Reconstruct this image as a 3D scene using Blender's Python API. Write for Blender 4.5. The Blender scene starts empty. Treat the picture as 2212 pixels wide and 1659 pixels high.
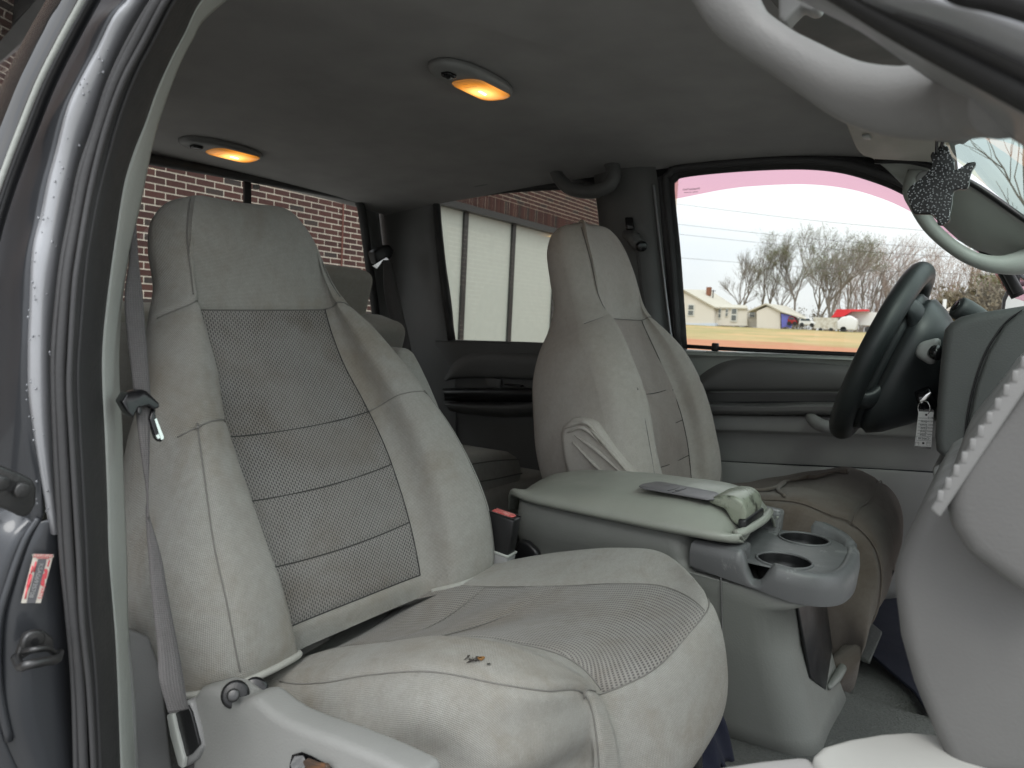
import bpy, bmesh, math, random
import numpy as np
from mathutils import Vector, Matrix
random.seed(7); rng = np.random.default_rng(7)
scene = bpy.context.scene
COL = scene.collection
PI = math.pi

# ------------------------------------------------------------------ camera
CX, CY, FPX = 1106.0, 829.5, 1600.0
CAM = np.array([1.13, 0.0, 1.62])
def _setup():
    a = np.array([2150 - CX, -(750 - CY), FPX]); a /= np.linalg.norm(a)
    b = np.array([1150 - CX, -(701 - CY), FPX])
    z = np.cross(a, b); z /= np.linalg.norm(z)
    if z[1] < 0: z = -z
    X = -a; Y = -np.cross(z, X)
    return np.array([X, Y, z])
RW = _setup()
cam_d = bpy.data.cameras.new('camera'); cam = bpy.data.objects.new('camera', cam_d); COL.objects.link(cam)
cam_d.sensor_width = 36; cam_d.lens = FPX / 2212 * 36
M3 = Matrix([[RW[i][0], RW[i][1], -RW[i][2]] for i in range(3)])
cam.matrix_world = Matrix.Translation(Vector(CAM)) @ M3.to_4x4()
cam_d.clip_start = 0.02; cam_d.clip_end = 2000
cam_d.dof.use_dof = True; cam_d.dof.focus_distance = 1.15; cam_d.dof.aperture_fstop = 11
scene.camera = cam
# ------------------------------------------------------------------ world, sun, exposure
world = bpy.data.worlds.new('World'); scene.world = world; world.use_nodes = True
nt = world.node_tree; nt.nodes.clear()
out = nt.nodes.new('ShaderNodeOutputWorld'); bg = nt.nodes.new('ShaderNodeBackground')
sky = nt.nodes.new('ShaderNodeTexSky'); sky.sky_type = 'NISHITA'; sky.sun_disc = False
SUN_EL, SUN_ROT = math.radians(48), math.radians(60)
sky.sun_elevation = SUN_EL; sky.sun_rotation = SUN_ROT; sky.dust_density = 3; sky.ozone_density = 1
hsv = nt.nodes.new('ShaderNodeHueSaturation'); hsv.inputs['Saturation'].default_value = 0.12
tc = nt.nodes.new('ShaderNodeTexCoord'); mp = nt.nodes.new('ShaderNodeMapping'); mp.inputs['Scale'].default_value = (1, 1, 3)
nz = nt.nodes.new('ShaderNodeTexNoise'); nz.inputs['Scale'].default_value = 2.2; nz.inputs['Detail'].default_value = 5
rp = nt.nodes.new('ShaderNodeMapRange'); rp.inputs['From Min'].default_value = .3; rp.inputs['From Max'].default_value = .7
rp.inputs['To Min'].default_value = 0.0; rp.inputs['To Max'].default_value = 1.0
cr = nt.nodes.new('ShaderNodeMixRGB'); cr.inputs[1].default_value = (8.4, 9.0, 9.9, 1); cr.inputs[2].default_value = (10.8, 10.9, 10.9, 1)
mx = nt.nodes.new('ShaderNodeMixRGB'); mx.inputs[0].default_value = 0.82      # overcast: clouds over the clear sky
nt.links.new(tc.outputs['Generated'], mp.inputs[0]); nt.links.new(mp.outputs[0], nz.inputs['Vector'])
nt.links.new(nz.outputs['Fac'], rp.inputs[0]); nt.links.new(rp.outputs[0], cr.inputs[0])
nt.links.new(sky.outputs[0], hsv.inputs['Color']); nt.links.new(hsv.outputs[0], mx.inputs[1]); nt.links.new(cr.outputs[0], mx.inputs[2])
# an overcast sky is brighter overhead than near the horizon
sz = nt.nodes.new('ShaderNodeSeparateXYZ'); nt.links.new(tc.outputs['Generated'], sz.inputs[0])
gr = nt.nodes.new('ShaderNodeMapRange'); nt.links.new(sz.outputs[2], gr.inputs[0])
for i_, k_ in zip((1, 2, 3, 4), (0., 1., .86, 2.4)): gr.inputs[i_].default_value = k_
ml = nt.nodes.new('ShaderNodeMixRGB'); ml.blend_type = 'MULTIPLY'; ml.inputs[0].default_value = 1
nt.links.new(mx.outputs[0], ml.inputs[1]); nt.links.new(gr.outputs[0], ml.inputs[2]); mx = ml
nt.links.new(mx.outputs[0], bg.inputs['Color']); bg.inputs['Strength'].default_value = 0.10
nt.links.new(bg.outputs[0], out.inputs[0])
sun_d = bpy.data.lights.new('sun', 'SUN'); sun_d.energy = 0.9; sun_d.angle = math.radians(25); sun_d.color = (1, .97, .92)
sun = bpy.data.objects.new('sun', sun_d); COL.objects.link(sun)
sd = Vector((math.sin(SUN_ROT) * math.cos(SUN_EL), math.cos(SUN_ROT) * math.cos(SUN_EL), math.sin(SUN_EL)))
sun.rotation_euler = sd.to_track_quat('Z', 'Y').to_euler()
scene.view_settings.view_transform = 'Standard'; scene.view_settings.look = 'None'
scene.view_settings.exposure = 0.24; scene.view_settings.gamma = 1
scene.cycles.use_denoising = True
scene.cycles.max_bounces = 10; scene.cycles.diffuse_bounces = 5; scene.cycles.transparent_max_bounces = 16

# ------------------------------------------------------------------ helpers
def ray(u, v): return RW @ np.array([u - CX, -(v - CY), FPX])
def P(u, v, x=None, y=None, z=None):
    """a photo pixel (2212 wide frame) to the point where its sight line meets a real plane of the truck or place"""
    d = ray(u, v)
    if x is not None: t = (x - CAM[0]) / d[0]
    elif y is not None: t = (y - CAM[1]) / d[1]
    else: t = (z - CAM[2]) / d[2]
    return CAM + d * t
def A(*p): return np.array(p, float)
def hang(o, p):
    o.parent = p     # meshes are written in world metres: undo the empty's own place
    if p.type == 'EMPTY': o.matrix_parent_inverse = Matrix.Translation(p.location).inverted()
def U(o): return o
def obj(name, verts, faces, m=None, parent=None, smooth=True, uv=None, bevel=0, seg=2, subsurf=0, kind=None):
    me = bpy.data.meshes.new(name)
    me.from_pydata([tuple(map(float, p)) for p in verts], [], [tuple(map(int, f)) for f in faces])
    if uv is not None:
        l = me.uv_layers.new(name='UVMap')
        idx = np.zeros(len(me.loops), dtype=np.int32); me.loops.foreach_get('vertex_index', idx)
        l.data.foreach_set('uv', np.asarray(uv, dtype=np.float32)[idx].ravel())
    if m: me.materials.append(m)
    bm = bmesh.new(); bm.from_mesh(me); bmesh.ops.recalc_face_normals(bm, faces=bm.faces); bm.to_mesh(me); bm.free()
    if smooth: me.polygons.foreach_set('use_smooth', [True] * len(me.polygons))
    o = bpy.data.objects.new(name, me); COL.objects.link(o)
    if parent is not None: hang(o, parent)
    if bevel:
        b = o.modifiers.new('bevel', 'BEVEL'); b.width = bevel; b.segments = seg; b.limit_method = 'ANGLE'; b.angle_limit = math.radians(30)
        b.harden_normals = False
    if subsurf:
        s = o.modifiers.new('sub', 'SUBSURF'); s.levels = subsurf; s.render_levels = subsurf
    if kind: o['kind'] = kind
    return o
def tag(o, label=None, cat=None, group=None, kind=None):
    if label: o['label'] = label
    if cat: o['category'] = cat
    if group: o['group'] = group
    if kind: o['kind'] = kind
    return o
def thing(name, label, cat, group=None, loc=(0, 0, 0)):
    o = bpy.data.objects.new(name, None); COL.objects.link(o); o.location = loc; o.empty_display_size = .05
    return tag(o, label, cat, group)
def cr1(G, t, closed=False):
    """Catmull-Rom through control points G (n,...) at parameters t"""
    G = np.asarray(G, float); n = len(G); t = np.asarray(t, float)
    i = np.floor(t).astype(int)
    if not closed: i = np.clip(i, 0, n - 2)
    f = (t - i).reshape((-1,) + (1,) * (G.ndim - 1))
    if closed: g = lambda k: G[(i + k) % n]
    else:
        E = np.concatenate([[2 * G[0] - G[1]], G, [2 * G[-1] - G[-2]]]); g = lambda k: E[np.clip(i + k + 1, 0, n + 1)]
    p0, p1, p2, p3 = g(-1), g(0), g(1), g(2)
    return .5 * (2 * p1 + (p2 - p0) * f + (2 * p0 - 5 * p1 + 4 * p2 - p3) * f ** 2 + (3 * p1 - p0 - 3 * p2 + p3) * f ** 3)
def curve(pts, n=8, closed=False):
    pts = np.array([np.asarray(p, float) for p in pts]); m = len(pts)
    return cr1(pts, np.linspace(0, m, m * n, endpoint=False) if closed else np.linspace(0, m - 1, (m - 1) * n + 1), closed)
def tube_vf(pts, r, segs=8, closed=False, flat=None, cap=True, up=None):
    """tube along points; r scalar or list; flat=(a,b) scales of the section along side / normal"""
    pts = np.asarray(pts, float); n = len(pts)
    r = np.full(n, r, float) if np.isscalar(r) else np.interp(np.linspace(0, 1, n), np.linspace(0, 1, len(r)), r)
    if closed: T = np.roll(pts, -1, 0) - np.roll(pts, 1, 0)
    else: T = np.gradient(pts, axis=0)
    T /= np.linalg.norm(T, axis=1)[:, None] + 1e-12
    N = np.zeros_like(T)
    a = np.array(up if up is not None else ([0, 0, 1.] if abs(T[0][2]) < .9 else [1., 0, 0]), float)
    for i in range(n):
        if up is None and i: a = N[i - 1]
        v = a - T[i] * np.dot(a, T[i]); N[i] = v / (np.linalg.norm(v) + 1e-12)
    B = np.cross(T, N); fa, fb = flat or (1, 1)
    V = []; Fc = []
    for i in range(n):
        for k in range(segs):
            c, s = math.cos(2 * PI * k / segs), math.sin(2 * PI * k / segs)
            V.append(pts[i] + r[i] * (B[i] * c * fa + N[i] * s * fb))
    for i in range(n if closed else n - 1):
        j = (i + 1) % n
        for k in range(segs):
            l = (k + 1) % segs; Fc.append((i * segs + k, i * segs + l, j * segs + l, j * segs + k))
    if not closed and cap: Fc.append(tuple(range(segs))); Fc.append(tuple((n - 1) * segs + k for k in range(segs)))
    return V, Fc
def tube(name, pts, r, m, parent=None, segs=8, closed=False, flat=None, up=None, bevel=0, kind=None):
    V, Fc = tube_vf(pts, r, segs, closed, flat, True, up)
    return obj(name, V, Fc, m, parent, kind=kind)
class MB:
    def __init__(s): s.V = []; s.F = []
    def add(s, V, Fc):
        o = len(s.V); s.V += [tuple(p) for p in V]; s.F += [tuple(i + o for i in f) for f in Fc]; return s
    def box(s, c, d, R=None):
        c = np.asarray(c, float); h = np.asarray(d, float) / 2
        V = [A(x, y, z) * h for x in (-1, 1) for y in (-1, 1) for z in (-1, 1)]
        if R is not None: V = [R @ v for v in V]
        return s.add([v + c for v in V], [(0, 1, 3, 2), (4, 6, 7, 5), (0, 4, 5, 1), (2, 3, 7, 6), (0, 2, 6, 4), (1, 5, 7, 3)])
    def tube(s, pts, r, segs=6, **k): return s.add(*tube_vf(pts, r, segs, **k))
    def prism(s, pts, vec):
        n = len(pts); pts = [np.asarray(p, float) for p in pts]; vec = np.asarray(vec, float)
        return s.add(pts + [p + vec for p in pts], [tuple(range(n)), tuple(range(2 * n - 1, n - 1, -1))] + [(i, (i + 1) % n, n + (i + 1) % n, n + i) for i in range(n)])
    def obj(s, name, m=None, parent=None, smooth=False, **k): return obj(name, s.V, s.F, m, parent, smooth=smooth, **k)
def rot(ax, deg):
    return np.array(Matrix.Rotation(math.radians(deg), 3, ax))
def box(name, c, d, m, parent=None, bevel=0, seg=2, R=None, smooth=False, **k):
    return MB().box(c, d, R).obj(name, m, parent, smooth=smooth or bevel > 0, bevel=bevel, seg=seg, **k)
def prism(name, pts, vec, m, parent=None, bevel=0, seg=3, **k):
    return MB().prism(pts, vec).obj(name, m, parent, smooth=bevel > 0, bevel=bevel, seg=seg, **k)
def grid_faces(nr, nc, closed=False):
    return [(i * nc + j, i * nc + (j + 1) % nc, (i + 1) * nc + (j + 1) % nc, (i + 1) * nc + j) for i in range(nr - 1) for j in range(nc if closed else nc - 1)]
class Surf:
    """spline surface over a grid of control points [row][column]"""
    def __init__(s, G, closed=False): s.G = np.array(G, float); s.c = closed; s.R, s.C = s.G.shape[:2]
    def ev(s, rr, cc):
        rr = np.atleast_1d(np.asarray(rr, float)); cc = np.atleast_1d(np.asarray(cc, float))
        T = cr1(np.swapaxes(s.G, 0, 1), cc, s.c)          # cc, R, 3
        return cr1(np.swapaxes(T, 0, 1), rr)               # rr, cc, 3
    def line(s, rr, cc):
        n = max(np.size(rr), np.size(cc)); rr = np.broadcast_to(rr, n); cc = np.broadcast_to(cc, n)
        return np.array([s.ev(a, b)[0, 0] for a, b in zip(rr, cc)])
def normals(D, closed):
    dr = np.gradient(D, axis=0)
    dc = (np.roll(D, -1, 1) - np.roll(D, 1, 1)) if closed else np.gradient(D, axis=1)
    n = np.cross(dr, dc); return n / (np.linalg.norm(n, axis=2)[:, :, None] + 1e-12)
def groove(D, N, line, w, d):
    Q = D.reshape(-1, 3); best = np.full(len(Q), 9.)
    lo, hi = line.min(0) - 4 * w, line.max(0) + 4 * w
    sel = np.where(((Q > lo) & (Q < hi)).all(1))[0]
    for k in range(0, len(sel), 4000):
        q = Q[sel[k:k + 4000]]
        best[sel[k:k + 4000]] = np.sqrt(((q[:, None] - line[None]) ** 2).sum(2).min(1))
    return D - N * (d * np.exp(-(best / w) ** 2)).reshape(D.shape[:2])[:, :, None]
def dense(line, n=6): return curve(line, n)
# ------------------------------------------------------------------ materials
def newmat(name):
    m = bpy.data.materials.new(name); m.use_nodes = True; t = m.node_tree
    return m, t, t.nodes['Principled BSDF']
def N_(t, typ, **k):
    n = t.nodes.new(typ)
    for a, b in k.items():
        if hasattr(n, a): setattr(n, a, b)
    return n
def math_(t, op, a, b=None, c=None):
    n = t.nodes.new('ShaderNodeMath'); n.operation = op
    for i, v in enumerate((a, b, c)):
        if v is None: continue
        if isinstance(v, (int, float)): n.inputs[i].default_value = v
        else: t.links.new(v, n.inputs[i])
    return n.outputs[0]
def mixc(t, f, a, b, mode='MIX'):
    n = t.nodes.new('ShaderNodeMixRGB'); n.blend_type = mode
    for i, v in enumerate((f, a, b)):
        if isinstance(v, (int, float)): n.inputs[i].default_value = v
        elif isinstance(v, tuple): n.inputs[i].default_value = (*v[:3], 1)
        else: t.links.new(v, n.inputs[i])
    return n.outputs[0]
def noise(t, scale, detail=4, vec=None, rough=.5, dist=0):
    n = t.nodes.new('ShaderNodeTexNoise'); n.inputs['Scale'].default_value = scale; n.inputs['Detail'].default_value = detail
    n.inputs['Roughness'].default_value = rough; n.inputs['Distortion'].default_value = dist
    if vec is not None: t.links.new(vec, n.inputs['Vector'])
    return n.outputs['Fac']
def coord(t, kind='Object'):
    return t.nodes.new('ShaderNodeTexCoord').outputs[kind]
def rng_(t, v, a, b, c=0., d=1.):
    n = t.nodes.new('ShaderNodeMapRange'); t.links.new(v, n.inputs[0])
    for i, k in zip((1, 2, 3, 4), (a, b, c, d)): n.inputs[i].default_value = k
    return n.outputs[0]
def bump(t, h, strength, dist, prev=None):
    n = t.nodes.new('ShaderNodeBump'); n.inputs['Strength'].default_value = strength; n.inputs['Distance'].default_value = dist
    t.links.new(h, n.inputs['Height'])
    if prev is not None: t.links.new(prev, n.inputs['Normal'])
    return n.outputs[0]
def plastic(name, col, rough=.5, grain=900, gb=.25, var=.12, spec=.5, metal=0, wear=None, coat=0):
    m, t, b = newmat(name); co = coord(t)
    big = rng_(t, noise(t, 9, 5, co), .3, .7); c2 = tuple(x * (1 - var) for x in col)
    c = mixc(t, big, col, c2)
    if wear:
        wn = rng_(t, noise(t, wear[1], 8, co, .7, .6), wear[2], wear[2] + .08); c = mixc(t, math_(t, 'MULTIPLY', wn, wear[3]), c, wear[0])
    t.links.new(c, b.inputs['Base Color'])
    r = rng_(t, noise(t, 25, 4, co), .3, .7, rough - .07, rough + .1); t.links.new(r, b.inputs['Roughness'])
    b.inputs['Metallic'].default_value = metal; b.inputs['Specular IOR Level'].default_value = spec; b.inputs['Coat Weight'].default_value = coat
    if gb: t.links.new(bump(t, noise(t, grain, 2, co), gb, .0006), b.inputs['Normal'])
    return m
def fabric(name, col, mode='weave', swap=False, dark=None, stain=(.75, .7, .62), pitch=880, stains=.5, bmp=.6):
    """woven seat cloth; UV in metres"""
    m, t, b = newmat(name); uv = coord(t, 'UV'); co = coord(t)
    sx = t.nodes.new('ShaderNodeSeparateXYZ'); t.links.new(uv, sx.inputs[0]); U, V = sx.outputs[0], sx.outputs[1]
    if mode == 'weave':
        a = math_(t, 'SINE', math_(t, 'MULTIPLY', math_(t, 'ADD', U, V), pitch * 2)); c_ = math_(t, 'SINE', math_(t, 'MULTIPLY', math_(t, 'SUBTRACT', U, V), pitch * 2))
        h = math_(t, 'MULTIPLY', a, c_); f = rng_(t, h, -1, 1, 0, 1)
        base = mixc(t, math_(t, 'ADD', math_(t, 'MULTIPLY', f, .62), math_(t, 'MULTIPLY', noise(t, 520, 2, co), .38)), tuple(x * .66 for x in col), tuple(min(1, x * 1.34) for x in col))
    else:
        # staggered short dark dashes on light ribs
        pu, pv = (.0034, .0058) if not swap else (.0052, .0030)
        cu = math_(t, 'DIVIDE', U, pu); ci = math_(t, 'FLOOR', cu); fu = math_(t, 'FRACT', cu)
        off = math_(t, 'MULTIPLY', math_(t, 'MODULO', math_(t, 'ABSOLUTE', ci), 2.0), .5)
        fv = math_(t, 'FRACT', math_(t, 'ADD', math_(t, 'DIVIDE', V, pv), off))
        du = math_(t, 'ABSOLUTE', math_(t, 'SUBTRACT', fu, .5)); dv = math_(t, 'ABSOLUTE', math_(t, 'SUBTRACT', fv, .5))
        mu = rng_(t, du, .18, .34, 1, 0); mv = rng_(t, dv, .26, .40, 1, 0)
        dash = math_(t, 'MULTIPLY', mu, mv); fade = rng_(t, noise(t, 14, 3, co), .25, .75, .6, 1.0)
        f = math_(t, 'MULTIPLY', dash, fade); h = math_(t, 'SUBTRACT', 1.0, dash)
        base = mixc(t, f, tuple(min(1, x * 1.05) for x in col), dark)
    st = rng_(t, noise(t, 5.5, 6, co, .6, .8), .48, .75); sf = rng_(t, noise(t, 22, 6, co, .7), .45, .8)
    base = mixc(t, rng_(t, noise(t, 95, 5, co, .7), .3, .7, 0, .30), base, mixc(t, 1.0, base, (.62, .60, .57), 'MULTIPLY'))
    s = math_(t, 'MULTIPLY', math_(t, 'ADD', math_(t, 'MULTIPLY', st, .8), math_(t, 'MULTIPLY', sf, .35)), stains)
    c = mixc(t, s, base, mixc(t, 1.0, base, stain, 'MULTIPLY')); t.links.new(c, b.inputs['Base Color'])
    b.inputs['Roughness'].default_value = .92; b.inputs['Specular IOR Level'].default_value = .2; b.inputs['Sheen Weight'].default_value = .12
    n1 = bump(t, noise(t, 14, 5, co, .6, .6), .35, .006); n2 = bump(t, h, bmp, .0006, n1); t.links.new(n2, b.inputs['Normal'])
    return m
def glass(name, tint=(.9, .95, .92), refl=.06, drops=False, rough=0):
    m = bpy.data.materials.new(name); m.use_nodes = True; t = m.node_tree; t.nodes.clear()
    o = t.nodes.new('ShaderNodeOutputMaterial'); tr = t.nodes.new('ShaderNodeBsdfTransparent'); tr.inputs[0].default_value = (*tint, 1)
    g = t.nodes.new('ShaderNodeBsdfGlossy'); g.inputs['Roughness'].default_value = rough
    fr = t.nodes.new('ShaderNodeFresnel'); fr.inputs[0].default_value = 1.45
    mx = t.nodes.new('ShaderNodeMixShader'); t.links.new(fr.outputs[0], mx.inputs[0]); t.links.new(tr.outputs[0], mx.inputs[1]); t.links.new(g.outputs[0], mx.inputs[2])
    t.links.new(mx.outputs[0], o.inputs[0]); return m
def emis(name, col, s, base=None):
    m, t, b = newmat(name); b.inputs['Base Color'].default_value = (*(base or col), 1)
    b.inputs['Emission Color'].default_value = (*col, 1); b.inputs['Emission Strength'].default_value = s; b.inputs['Roughness'].default_value = .4
    return m

GREY = (.30, .31, .29)
M = {}
M['fab'] = fabric('grey_seat_cloth', (.330, .328, .302), stain=(.66, .57, .46), stains=.95)
M['fabI'] = fabric('dash_pattern_cloth', (.255, .25, .236), 'dash', dark=(.05, .05, .052), stain=(.68, .60, .51), stains=.9, bmp=.8)
M['fabJ'] = fabric('fine_dash_cloth', (.275, .268, .25), 'dash', True, dark=(.085, .082, .08), stain=(.70, .61, .52), stains=.9, bmp=.6)
M['fab2'] = fabric('loose_beige_cloth', (.60, .565, .52), stain=(.7, .62, .55), pitch=1000)
M['fab2I'] = fabric('worn_ribbed_cloth', (.50, .445, .41), stain=(.7, .6, .55), pitch=900)
M['fab3'] = fabric('dark_stained_cloth', (.135, .115, .10), stain=(.6, .5, .42), stains=.9)
M['fabR'] = fabric('rear_seat_cloth', (.38, .375, .34))
M['seam'] = plastic('seam_thread', (.19, .185, .17), .9, gb=0)
M['seamD'] = plastic('dark_seam_thread', (.05, .05, .048), .9, gb=0)
M['piping'] = fabric('piping_cloth', (.38, .385, .355), stains=.3)
M['trim'] = plastic('grey_trim_plastic', (.29, .293, .28), .42, grain=420, gb=.5)
M['trimL'] = plastic('light_grey_trim', (.42, .44, .41), .5, grain=300, gb=.6)
M['trimM'] = plastic('mid_grey_trim', (.27, .272, .268), .42, grain=500, gb=.35)
M['cons'] = plastic('console_grey_vinyl', (.33, .342, .30), .36, grain=330, gb=.55, var=.16)
M['consB'] = plastic('console_body_vinyl', (.175, .182, .168), .5, grain=330, gb=.5)
M['latch'] = plastic('worn_latch', (.27, .29, .23), .3, grain=300, gb=.3, wear=((.03, .03, .025), 14, .5, .9))
M['tray'] = plastic('scuffed_dark_grey_tray', (.13, .132, .135), .38, grain=500, gb=.3, wear=((.32, .32, .32), 16, .6, .65))
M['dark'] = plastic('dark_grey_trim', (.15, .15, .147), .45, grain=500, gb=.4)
M['door'] = plastic('door_panel_grey', (.34, .34, .33), .5, grain=450, gb=.4)
M['doorD'] = plastic('door_panel_dark_insert', (.16, .157, .155), .42, grain=450, gb=.3)
M['black'] = plastic('black_plastic', (.012, .012, .013), .35, grain=600, gb=.25)
M['gloss'] = plastic('gloss_black_plastic', (.008, .008, .009), .16, gb=0, var=.0)
M['rubber'] = plastic('weatherstrip_rubber', (.028, .028, .028), .62, grain=220, gb=.8)
M['rubber2'] = plastic('grey_rubber', (.06, .06, .062), .5, grain=260, gb=.5)
M['head'] = plastic('headliner_cloth', (.36, .35, .345), .95, grain=500, gb=.5, var=.14, spec=.1)
M['wheel'] = plastic('black_leather', (.022, .026, .027), .42, grain=700, gb=.6, spec=.5)
M['wheelD'] = plastic('wheel_hub_plastic', (.026, .03, .032), .4, grain=700, gb=.4)
M['dashP'] = plastic('passenger_dash_grey', (.145, .144, .14), .5, grain=420, gb=.35, var=.16)
M['dash'] = plastic('dash_pad', (.062, .064, .063), .55, grain=420, gb=.6)
M['dashL'] = plastic('dash_lower_grey', (.25, .25, .245), .5, grain=420, gb=.3)
M['webb'] = fabric('belt_webbing', (.13, .125, .125), pitch=900, stains=.3)
M['red'] = plastic('red_button', (.62, .13, .12), .4, gb=0, wear=((.9, .5, .45), 60, .52, .6))
M['chrome'] = plastic('bright_steel', (.75, .75, .74), .18, gb=0, metal=1)
M['steel'] = plastic('dull_steel', (.09, .09, .09), .35, grain=300, gb=.4, metal=.8)
M['rust'] = plastic('rusty_steel', (.09, .06, .045), .6, grain=200, gb=.8, metal=.3, wear=((.2, .09, .04), 30, .5, .8))
M['white'] = plastic('white_card', (.88, .88, .86), .5, gb=0, var=.03)
M['towel'] = plastic('navy_towel', (.004, .006, .018), .95, grain=500, gb=1.0)
def paint(name, col, drops=True):
    m, t, b = newmat(name); co = coord(t)
    fl = noise(t, 2500, 2, co); t.links.new(mixc(t, fl, tuple(x * .8 for x in col), tuple(x * 1.15 for x in col)), b.inputs['Base Color'])
    b.inputs['Metallic'].default_value = .4; b.inputs['Roughness'].default_value = .36; b.inputs['Coat Weight'].default_value = .6; b.inputs['Coat Roughness'].default_value = .06
    return m
M['paint'] = paint('dark_grey_metallic_paint', (.055, .059, .066))
M['paintS'] = paint('sky_lit_edge_paint', (.42, .43, .45))  # pale base colour carries the sky reflection on these grey edges
def carpet():
    m, t, b = newmat('grey_loop_carpet'); co = coord(t); f = noise(t, 230, 4, co, .7)
    t.links.new(mixc(t, f, (.05, .055, .05), (.16, .165, .155)), b.inputs['Base Color']); b.inputs['Roughness'].default_value = 1
    t.links.new(bump(t, noise(t, 200, 4, co, .7), 1, .008), b.inputs['Normal']); return m
M['carpet'] = carpet()
M['glass'] = glass('clear_window_glass', (.93, .96, .94))
M['glassP'] = glass('privacy_glass', (.60, .60, .56))
M['glassW'] = glass('windshield_glass', (.80, .93, .86))
M['pink'] = glass('pink_visor_plastic', (.80, .47, .57))
M['lens'] = emis('lit_lamp_lens', (1, .36, .045), 1.6, (.9, .6, .3))
M['bulb'] = emis('lamp_bulb', (1, .62, .16), 9)
# ------------------------------------------------------------------ ground
def ground_mat():
    m, t, b = newmat('field_grass_and_red_clay'); co = coord(t)
    sx = t.nodes.new('ShaderNodeSeparateXYZ'); t.links.new(co, sx.inputs[0])
    g = mixc(t, noise(t, .9, 6, co, .65), (.30, .215, .09), (.35, .28, .12)); g = mixc(t, rng_(t, noise(t, .16, 4, co), .42, .62), g, (.25, .22, .08))
    g = mixc(t, rng_(t, noise(t, .12, 5, co, .6, .5), .5, .65), g, (.42, .27, .12))
    cl = mixc(t, noise(t, 1.5, 6, co), (.30, .10, .042), (.42, .20, .10))
    e = math_(t, 'ADD', sx.outputs[0], math_(t, 'MULTIPLY', math_(t, 'SUBTRACT', noise(t, .25, 5, co), .5), 14.0))
    f = rng_(t, e, -66, -60); base = mixc(t, f, g, cl)
    asph = mixc(t, noise(t, 40, 4, co), (.20, .195, .185), (.28, .27, .25))
    f2 = rng_(t, sx.outputs[0], -16.2, -16); base = mixc(t, f2, base, asph)
    t.links.new(base, b.inputs['Base Color']); b.inputs['Roughness'].default_value = .95
    t.links.new(bump(t, noise(t, 3, 6, co), .6, .05), b.inputs['Normal']); return m
def terr(x, y):
    return float(np.interp(-x, [-400, 16, 45, 60, 90, 130, 170, 900], [0, 0, .5, 1.0, 1.9, 2.93, 3.4, 6])) + .05 * math.sin(x * .7 + y * .31) * (x < -20)
xs = np.concatenate([[600, 100, 30, 10], np.linspace(0, -180, 73), [-210, -400, -900]]); ys = np.concatenate([[-900, -300, -120], np.linspace(-60, 60, 41), [120, 300, 900]])
obj('ground', [(x, y, terr(x, y)) for x in xs for y in ys], grid_faces(len(xs), len(ys)), ground_mat(), kind='structure')

# ------------------------------------------------------------------ brick building behind the truck
def brickmat():
    m, t, b = newmat('dark_red_brick'); co = coord(t)
    oi = t.nodes.new('ShaderNodeObjectInfo'); g = t.nodes.new('ShaderNodeNewGeometry')
    r = t.nodes.new('ShaderNodeValToRGB'); r.color_ramp.interpolation = 'CONSTANT'; e = r.color_ramp.elements
    e[0].color = (0.0775, 0.0186, 0.0149, 1); e[1].position = .25; e[1].color = (0.1023, 0.0260, 0.0198, 1)
    for p, c in ((.45, (0.0620, 0.0161, 0.0136, 1)), (.62, (0.1178, 0.0341, 0.0248, 1)), (.76, (0.0806, 0.0211, 0.0174, 1)), (.88, (0.0341, 0.0291, 0.0279, 1)), (.95, (0.0465, 0.0341, 0.0310, 1))):
        k = e.new(p); k.color = c
    rr = math_(t, 'FRACT', math_(t, 'ADD', oi.outputs['Random'], g.outputs['Random Per Island'])); t.links.new(rr, r.inputs[0])
    n = noise(t, 30, 5, co, .7); t.links.new(mixc(t, 1.0, mixc(t, rng_(t, n, .35, .75, 0, .5), r.outputs[0], (.14, .065, .05)), (.55, .60, .58), 'MULTIPLY'), b.inputs['Base Color'])
    b.inputs['Roughness'].default_value = .85; t.links.new(bump(t, noise(t, 90, 4, co), .6, .004), b.inputs['Normal']); return m
M['brick'] = brickmat()
M['mortar'] = plastic('pale_mortar', (.66, .60, .50), .95, grain=150, gb=.6)
M['caulk'] = plastic('reddish_joint_caulk', (.16, .06, .045), .8, gb=0)
M['frost'] = plastic('frosted_door_panel', (.62, .66, .60), .35, gb=0, var=.06)
M['bframe'] = plastic('dark_bronze_frame', (.03, .031, .031), .4, gb=0)
YW = -6.8; BX, BZ = .2130, .0677
bld = thing('brick_building', 'red brick building behind the truck with a frosted overhead door', 'building', loc=(-4, YW - 3, 0))
DX1 = P(900, 600, y=YW)[0]; DZ = P(1208, 507, y=YW)[2]; DZ = round((DZ + .325) / BZ) * BZ - .325      # door opening: left end, right end, head
HX = P(1452, 600, y=YW)[0]; DX0 = HX + .5
WTOP = 6.1
U(MB().box(((DX1 + 9) / 2, YW - .15, WTOP / 2), (9 - DX1, .294, WTOP)).box(((DX0 + DX1) / 2, YW - .15, (DZ + .10 + WTOP) / 2), (DX1 - DX0 - .002, .29, WTOP - DZ - .10))
  .box(((HX + DX0) / 2, YW - .15, WTOP / 2), (DX0 - HX - .002, .29, WTOP)).obj('wall', M['mortar'], bld))
U(box('roof', ((9 + HX) / 2, YW - 4, WTOP + .1), (9 - HX, 8.2, .18), M['bframe'], bld))
bk = MB().box((0, 0, 0), (BX - .012, .02, BZ - .012)); bme = None
cand = []; rest = MB()
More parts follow.
